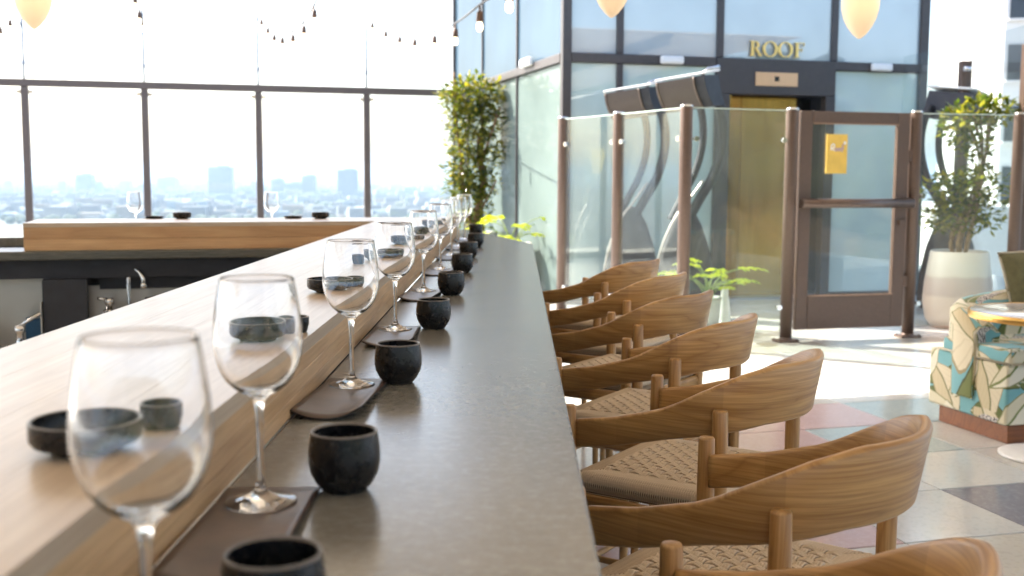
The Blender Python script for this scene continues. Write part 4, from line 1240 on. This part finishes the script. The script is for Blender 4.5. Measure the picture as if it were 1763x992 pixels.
# ------------------------------------------------------------------ plants
def leaves(b, clumps, n, size, r, mi=0):
    for _ in range(n):
        (cx_, cy_, cz, rx, ry, rz, wt) = r.choices(clumps, weights=[c[6] for c in clumps])[0]
        while True:
            p = Vector((r.uniform(-1, 1), r.uniform(-1, 1), r.uniform(-1, 1)))
            if .25 < p.length < 1: break
        p *= 1 + r.uniform(-.1, .22)
        pos = Vector((cx_ + p.x * rx, cy_ + p.y * ry, cz + p.z * rz))
        d = (Vector((p.x, p.y, p.z * .5)) + Vector((r.uniform(-1, 1), r.uniform(-1, 1), r.uniform(-.5, 1.0))) * .9).normalized()
        sd = d.cross(Vector((r.uniform(-.4, .4), r.uniform(-.4, .4), 1))).normalized()
        nm = sd.cross(d).normalized()
        L = size * r.uniform(.65, 1.25); w = L * r.uniform(.24, .33)
        a, m1, m2, t_ = pos, pos + d * L * .5 + sd * w - nm * w * .3, pos + d * L * .5 - sd * w - nm * w * .3, pos + d * L - nm * L * .12
        mid = pos + d * L * .5
        k = b.add([a, m1, t_, m2, mid])
        b.face((k, k + 1, k + 4), mi, None, False); b.face((k + 1, k + 2, k + 4), mi); b.face((k + 2, k + 3, k + 4), mi); b.face((k + 3, k, k + 4), mi)

def left_plant():
    t = thing('ficus_tree', 'tall clipped leafy ficus beside the pavilion, by the rear fence', 'potted tree', (-.50, 14.5, 0))
    b = MB(); b.lathe([(0, 0), (.24, 0), (.30, .62), (.31, .66), (.28, .66), (.26, .60), (0, .58)], 28); b.build('pot', M['grey_pot'], t)
    b = MB(); b.lathe([(0, .605), (.27, .60)], 16); b.build('soil', M['soil'], t)
    b = MB()
    b.tube(spline([(0, 0, .55), (.05, .02, 1.0), (.12, .03, 1.35), (.04, 0, 1.75), (.10, .04, 2.1), (.02, 0, 2.5)], 5), [.05] * 6 + [.04] * 8 + [.026] * 12, 8)
    b.tube(spline([(.02, 0, .6), (-.14, .02, 1.1), (-.18, -.05, 1.6), (-.24, 0, 2.1), (-.27, 0, 2.75)], 5), [.03] * 10 + [.018] * 11, 8)
    b.tube(spline([(.05, 0, 1.5), (.2, -.1, 1.9), (.33, -.12, 2.3)], 5), .018, 8)
    b.tube(spline([(.05, 0, .9), (.22, -.06, 1.2), (.28, -.02, 1.35)], 5), .014, 8)
    b.build('trunk', M['bark'], t)
    r = random.Random(21); b = MB()
    cl = [(-.02, 0, 2.42, .42, .30, .26, 5.2), (-.0, -.02, 2.12, .38, .30, .24, 3.2), (-.06, 0, 1.82, .30, .26, .22, 1.7), (.14, 0, 1.62, .22, .2, .16, .8),
          (-.08, 0, 1.50, .32, .26, .24, 2.3), (-.14, 0, 1.25, .28, .24, .2, 1.5), (.05, .0, 1.28, .28, .2, .16, 1.0), (-.04, 0, 1.02, .27, .22, .2, 1.2), (-.02, 0, .80, .22, .2, .14, .7), (.3, -.05, 1.75, .12, .12, .1, .35)]
    leaves(b, cl, 4300, .085, r)
    o = b.build('foliage', M['foliage'], t); o['kind'] = 'stuff'
left_plant()
def right_plant():
    t = thing('ficus_tree', 'loose leafy tree in the tall blush pot beside the gate', 'potted tree', (4.235, 10.32, 0))
    b = MB(); b.lathe([(0, 0), (.23, 0), (.285, .08), (.315, .24), (.305, .42), (.275, .62), (.262, .715), (.255, .725), (.235, .72), (.235, .66), (0, .65)], 40)
    b.build('pot', M['pot'], t)
    b = MB(); b.lathe([(0, .672), (.236, .668)], 16); b.build('soil', M['soil'], t)
    b = MB()
    for k in range(6):
        a = k * 1.05; q = Vector((.05 * math.cos(a), .05 * math.sin(a), .64))
        b.tube(spline([q, q + Vector((.04 * math.cos(a), .03 * math.sin(a), .22)), (.10 + .05 * math.cos(a), .04 * math.sin(a), 1.15), (.17 + .03 * math.cos(a), .03 * math.sin(a), 1.6), (.10 + .14 * math.cos(a), .1 * math.sin(a), 2.0)], 5), [.017] * 11 + [.011] * 10, 7)
    b.build('trunk', M['bark_pale'], t)
    r = random.Random(8); b = MB()
    cl = [(-.06, 0, 1.92, .17, .15, .16, 1.2), (.13, 0, 2.0, .20, .16, .15, 1.4), (.32, .0, 2.05, .15, .12, .09, .7), (.10, 0, 1.72, .15, .13, .12, .8), (.15, 0, 1.54, .10, .10, .13, .4),
          (-.14, 0, 1.30, .22, .2, .14, 1.5), (.16, 0, 1.34, .25, .2, .15, 1.5), (-.06, 0, 1.04, .25, .2, .16, 1.4), (.24, 0, 1.08, .15, .15, .16, .7), (-.26, 0, 1.04, .12, .12, .1, .5)]
    leaves(b, cl, 1800, .085, r)
    o = b.build('foliage', M['foliage_b'], t); o['kind'] = 'stuff'
M['bark_pale'] = plain('bark_pale', (.34, .22, .12), .8, 0, .3, 25, .4)
right_plant()

def frond_mesh(L, lobes, r):
    """deeply cut leaf on a long stalk, drooping toward the tip"""
    b = MB()
    st = spline([(0, 0, 0), (.02, 0, L * .35), (.10, 0, L * .62), (.20, 0, L * .75)], 5)
    b.tube(st, [.007] * 8 + [.005] * 8, 6)
    base = st[-1]
    BL = L * .55
    ax = [base + Vector((BL * q, 0, .10 * q - .30 * BL * q * q)) for q in [i / 10 for i in range(11)]]
    n0 = len(b.f)
    for i in range(10):                          # blade along the axis
        w0, w1 = .018 * (1 - i / 12), .018 * (1 - (i + 1) / 12)
        k = b.add([ax[i] + Vector((0, w0, .002)), ax[i] - Vector((0, w0, -.002)), ax[i + 1] - Vector((0, w1, -.002)), ax[i + 1] + Vector((0, w1, .002))])
        b.face((k, k + 1, k + 2, k + 3), 1)
    for i in range(lobes):
        q = i / (lobes - 1); p = ax[min(10, int(q * 9.9))]
        for sg in (-1, 1):
            ll = BL * (.52 - .30 * q) * r.uniform(.85, 1.1); an = R(62 - 35 * q)
            d = Vector((math.cos(an), sg * math.sin(an), .12)); e = Vector((-d.y * sg, d.x * sg, 0)).normalized() * ll * .25
            t1 = p + d * ll * .45 + Vector((0, 0, .012)); t2 = p + d * ll + Vector((0, 0, -.12 * ll))
            k = b.add([p, t1 + e, t2 + e * .4, t2 - e * .3, t1 - e])
            b.face((k, k + 1, k + 4), 1); b.face((k + 1, k + 2, k + 3, k + 4), 1)
    return b.mesh('frond', [M['stem'], M['frond']])
M['stem'] = plain('stem_green', (.16, .22, .05), .5)
def fern(loc, label, n, L, pot_h, pot_r, seed, spread=(15, 60)):
    t = thing('philodendron', label, 'potted plant', loc)
    b = MB(); b.lathe([(0, 0), (pot_r * .8, 0), (pot_r, pot_h * .9), (pot_r, pot_h), (pot_r * .88, pot_h), (pot_r * .86, pot_h * .9), (0, pot_h * .88)], 28); b.build('pot', M['grey_pot'], t)
    b = MB(); b.lathe([(0, pot_h * .92), (pot_r * .87, pot_h * .91)], 16); b.build('soil', M['soil'], t)
    r = random.Random(seed)
    ms = [frond_mesh(L * q, 7, r) for q in (1.0, .8, .62)]
    for k in range(n):
        o = link('frond', ms[k % 3], t, (r.uniform(-.04, .04), r.uniform(-.04, .04), pot_h * .9), (0, R(r.uniform(*spread) * .5), k * 2.4 + r.uniform(-.3, .3)))
fern((1.75, 9.75, 0), 'bright yellow-green fern in a pale pot before the glass screen', 14, .44, .34, .13, 3, (4, 42))
fern((.02, 12.9, 0), 'yellow-green fern in a grey pot at the pavilion corner behind the counter', 11, .60, .62, .22, 5, (30, 80))
def vase():
    t = thing('bottle_vase', 'small pale bottle vase with a yellow flower beside the fern pot', 'vase', (1.95, 9.95, 0))
    b = MB(); b.lathe([(0, 0), (.055, 0), (.06, .03), (.052, .2), (.034, .34), (.03, .40), (.034, .41), (.026, .41), (.022, .38), (0, .37)], 20); b.build('bottle', M['white_plastic'], t)
    b = MB(); r = random.Random(2); leaves(b, [(0, 0, .45, .03, .03, .035, 1)], 40, .04, r); b.build('flower', M['frond'], t)
vase()

# ------------------------------------------------------------------ sofa, table
def sofa():
    u0, v0 = 4.022, 4.82
    t = thing('sofa', 'low upholstered banquette in tropical leaf print on a wooden plinth', 'sofa', G(u0, v0, 0), A15)
    Lu, Lv = 2.3, .70
    b = MB(); b.box((Lu / 2 + .02, Lv / 2 - .04, .05), (Lu, Lv - .12, .098), 0, .003); b.build('plinth', M['plinth'], t)
    def uvbox(name, c, d, bev, seg=3, parent=t):
        b = MB(); b.box(c, d); me = b.mesh(name, M['tropical']); bevel_mesh(me, bev, seg)
        uv = me.uv_layers.new(name='UVMap')
        for p in me.polygons:
            n = p.normal
            for li in p.loop_indices:
                co = me.vertices[me.loops[li].vertex_index].co
                if abs(n.z) > .75: q = (co.x + 2.1, co.y + .6)
                elif abs(n.x) > abs(n.y): q = (-co.y + 1.0, co.z)
                else: q = (co.x + 1.0, co.z)
                uv.data[li].uv = q
        return link(name, me, parent)
    uvbox('base', (Lu / 2, Lv / 2 - .02, .265), (Lu + .03, Lv - .04, .325), .02)
    uvbox('seat_cushion', (Lu / 2 + .0, .265, .470), (Lu + .035, .57, .085), .03, 4)
    # back: low rolled wrap at the end rising along the rear
    b = MB(); rings = []
    pth = [(.055, .26), (.055, .36), (.07, .45), (.12, .53), (.21, .565), (.40, .575), (.8, .575), (1.4, .575), (2.3, .575)]
    zz = [.60, .655, .69, .715, .735, .76, .79, .80, .80]
    sp = spline([(x, y, z) for (x, y), z in zip(pth, zz)], 4)
    for i, p in enumerate(sp):
        tg = (sp[min(i + 1, len(sp) - 1)] - sp[max(i - 1, 0)]); tg.z = 0; tg.normalize()
        nrm = Vector((-tg.y, tg.x, 0)); z = p.z; th = .085
        q = [(-th * .8, .43), (-th * .85, z - .10), (-th * 1.0, z - .04), (-th * .6, z - .005), (0, z), (th * .6, z - .005), (th, z - .04), (th, z - .12), (th, .20)]
        rings.append(b.add([(p.x + nrm.x * o_, p.y + nrm.y * o_, zz_) for o_, zz_ in q]))
    K = 9; Ls = 0
    for i in range(len(rings) - 1):
        l2 = Ls + (sp[i + 1] - sp[i]).length
        for k in range(K - 1):
            b.face((rings[i] + k, rings[i + 1] + k, rings[i + 1] + k + 1, rings[i] + k + 1), 0, ((Ls, k * .09 + .3), (l2, k * .09 + .3), (l2, k * .09 + .39), (Ls, k * .09 + .39)), True)
        Ls = l2
    b.face([rings[0] + k for k in range(K)], 0, [(.1 * math.cos(k), .3 + .05 * k) for k in range(K)])
    b.build('backrest', M['tropical'], t)
    b = MB(); b.tube([(0, -.018, .437), (Lu, -.018, .437)], .006, 6); b.tube([(-.017, -.01, .437), (-.017, .58, .437)], .006, 6); b.build('piping', M['piping'], t)
sofa()
def pillow():
    t = thing('throw_pillow', 'olive green throw pillow with pale piping leaning on the sofa back', 'pillow', G(4.62, 5.27, .62), A15)
    t.rotation_euler = (R(-14), R(-6), A15)
    b = MB(); n = 12; w = .46; h = .40
    grid = {}
    for s_ in (-1, 1):
        for i in range(n + 1):
            for j in range(n + 1):
                x, z = -1 + 2 * i / n, -1 + 2 * j / n
                f = max(0, (1 - x ** 4) * (1 - z ** 4)) ** .5
                pin = 1 - .06 * (1 - abs(x)) * 0 - .07 * (1 - z * z) * abs(x) ** 3
                pin2 = 1 - .07 * (1 - x * x) * abs(z) ** 3
                grid[s_, i, j] = b.add([(x * w / 2 * pin, s_ * .075 * f, z * h / 2 * pin2 + h / 2)])
        for i in range(n):
            for j in range(n):
                q = (grid[s_, i, j], grid[s_, i + 1, j], grid[s_, i + 1, j + 1], grid[s_, i, j + 1])
                b.face(q if s_ < 0 else q[::-1], 0, None, True)
    b.build('cushion', M['pillow'], t)
    e = []
    for k in range(4 * n):
        sgm, q = divmod(k, n)
        i, j = [(q, 0), (n, q), (n - q, n), (0, n - q)][sgm]
        e.append(Vector(b.v[grid[-1, i, j]]))
    e.append(e[0])
    p = MB(); p.tube(e, .008, 6, caps=False); p.build('piping', M['piping'], t)
pillow()
def cafe_table():
    t = thing('cafe_table', 'round cafe table with pale stone top, brass rim and white disc base', 'table', (2.74, 5.46, 0))
    b = MB(); b.lathe([(0, .715), (.402, .715), (.402, .744), (.40, .745), (0, .745)], 64); b.build('tabletop', M['marble'], t)
    b = MB(); b.lathe([(.4025, .7105), (.409, .7105), (.410, .7115), (.410, .7455), (.409, .7465), (.4025, .7465)], 64, closed=True); b.build('rim', M['brass_rim'], t)
    b = MB(); b.lathe([(.03, .022), (.027, .05), (.027, .70), (.1, .712), (.1, .7145), (0, .7145)], 24); b.build('stem', M['white_enamel'], t)
    b = MB(); b.lathe([(0, .002), (.232, .002), (.235, .006), (.235, .012), (.22, .018), (.05, .024), (0, .026)], 48); b.build('base', M['white_enamel'], t)
cafe_table()

# ------------------------------------------------------------------ pendants and string lights
for x, y, z, lab in ((-2.52, 5.85, 2.165, 'egg-shaped pendant lamp hanging at the top left corner'), (.49, 5.56, 2.20, 'egg-shaped pendant lamp hanging in front of the pavilion corner'),
                     (1.86, 5.98, 2.155, 'egg-shaped pendant lamp hanging at the right, above the gate')):
    t = thing('pendant_lamp', lab, 'pendant lamp', (x, y, z), 0, 'peach glass pendant lamps')
    prof = [(0, 0), (.010, .003), (.030, .020), (.036, .026), (.062, .060), (.084, .105), (.0965, .155), (.099, .20), (.093, .25), (.075, .30), (.05, .335), (.035, .345)]
    b = MB(); b.lathe(prof, 40); b.build('shade', M['lamp_glass'], t)
    b = MB(); b.lathe([(.037, .343), (.037, .40), (0, .405)], 20); b.build('cap', M['brass_rim'], t)
    b = MB(); b.tube([(0, 0, .40), (0, 0, CAN_Z - z)], .004, 6); b.build('cord', M['cable'], t)
    b = MB(); b.lathe([(0, .13), (.03, .14), (.035, .18), (.02, .24), (0, .25)], 16); b.build('lamp_bulb', M['bulb'], t)

def place(px, py, Y):
    """point seen in direction (px, py) at depth Y"""
    d = fw + cr * ((px - 881.5) / 1880) - ur * ((py - 496) / 1880)
    return Vector((0, 0, EYE)) + d * (Y / d.y)
def string(label, pts, bulbs_on):
    P = [place(*p) for p in pts]
    t = thing('string_lights', label, 'string lights', P[0], 0, 'strings of bulbs over the terrace')
    b = MB(); b.tube([p - P[0] for p in spline(P, 5)], .009, 6); b.build('cable', M['cable'], t)
    for k in bulbs_on:
        q = P[k] - P[0]
        s_ = link('socket', sock, t, q); link('bulb', bulbm, t, q)
b = MB(); b.lathe([(.007, 0), (.009, -.045), (.022, -.055), (.027, -.115), (.022, -.125)], 10); sock = b.mesh('socket', M['socket'])
b = MB(); b.lathe([(.016, -.125), (.021, -.14), (.024, -.16), (.021, -.18), (.011, -.192), (0, -.194)], 12); bulbm = b.mesh('bulb', M['bulb'])
string('string of bulbs from the fourth fence pole sagging toward the pavilion top', [(632, 32, 16.35), (641, 34, 16.0), (664, 48, 15.2), (688, 57, 14.2), (714, 61, 13.1), (748, 54, 11.7), (784, 40, 9.9), (826, 8, 8.1), (877, -36, 6.5), (960, -240, 4.9)], range(1, 9))
string('string of bulbs from the third fence pole curving up to the top edge', [(445, 34, 15.7), (450, 28, 15.5), (461, 42, 15.1), (472, 54, 14.4), (486, 58, 13.5), (504, 53, 12.6), (523, 37, 11.6), (541, 8, 10.5), (560, -40, 9.3), (590, -150, 7.4)], range(1, 9))
string('short steep run of bulbs at the second fence pole', [(247, 52, 15.15), (244, 28, 14.6), (239, 14, 13.5), (232, -14, 12.2), (222, -70, 10.3), (205, -180, 8.0)], range(1, 5))
string('few bulbs at the far left behind the pendant lamp', [(37, 48, 14.6), (30, 32, 14.4), (17, 28, 13.8), (0, 40, 12.9), (-25, 45, 11.8), (-60, 30, 10)], range(2, 5))

# ------------------------------------------------------------------ right-hand perimeter fence and white building
def right_fence():
    a, c, e = Vector((4.79, 11.75, 0)), Vector((4.745, 10.2, 0)), Vector((4.85, 8.4, 0))
    t = thing('glass_fence', 'tall glass fence with dark posts at the right edge of the terrace', 'fence', a)
    pts = [Vector((4.55, 13.4, 0)), a, c, e]
    for p in pts:
        b = MB(); b.box((0, 0, 1.32), (.11, .11, 2.64), 0, .006); b.build('post', M['bronze_paint'], t, p - a)
    for p, q in zip(pts[:-1], pts[1:]):
        d = q - p; m_ = (p + q) / 2 - a
        b = MB(); b.box((m_.x, m_.y, 1.45), (d.length - .14, .012, 2.75), math.atan2(d.y, d.x)); b.build('pane', M['clear_pane'], t)
        q2 = p + d * (.1 / d.length) - a
        b = MB(); b.tube([(q2.x - .05, q2.y, 2.55), (q2.x + .02, q2.y, 2.55)], .025, 10); b.build('clamp', M['chrome'], t)
right_fence()
def white_building():
    Y = 55; X0 = (1712 - 882) / 1880 * Y
    t = thing('white_apartment_block', 'white apartment block with dark windows beyond the right fence', 'building', (X0, Y, -60), R(-12))
    b = MB(); b.box((9, 9, 42), (18, 18, 84)); b.build('wall', M['wall_white'], t)
    for k in range(-3, 7):
        z = 60 + 1.42 + 2.65 + k * 3.0
        for x in (.35, 5.2, 10.0):
            b = MB(); b.box((x + 1.2, -.0, z), (2.7, .14, 1.75)); w = b.build('window', M['dark_window'], t)
            b = MB(); b.box((x + 1.0, -.09, z), (.08, .06, 1.75)); b.build('frame', M['dark_steel'], w)
            b = MB(); b.box((x + 1.2, -.12, z - .93), (2.9, .2, .1)); b.build('sill', M['wall_white'], w)
    t = thing('white_annex', 'lower white building wing seen through the glass behind the potted tree', 'building', (X0 - 4.5, 50, -60), R(-12))
    b = MB(); b.box((3.6, 4, 29.9), (7.2, 8, 59.8)); b.build('wall', M['wall_white'], t)
    b = MB(); b.box((3.6, 4, 59.95), (7.4, 8.2, .3)); b.build('parapet', M['wall_white'], t)
white_building()

# ------------------------------------------------------------------ haze
def haze():
    m = bpy.data.materials.new('haze_air'); m.use_nodes = True; n = m.node_tree
    n.nodes.remove(n.nodes['Principled BSDF'])
    v = n.nodes.new('ShaderNodeVolumePrincipled'); v.inputs['Color'].default_value = (.56, .72, .92, 1)
    v.inputs['Density'].default_value = .00015; v.inputs['Anisotropy'].default_value = .2
    n.links.new(v.outputs[0], n.nodes['Material Output'].inputs['Volume'])
    b = MB(); b.box((0, 4700, 6.5), (22000, 14600, 135)); o = b.build('haze', m)
    tag(o, 'pale daylight haze hanging over the whole city', 'haze', kind='stuff')
haze()
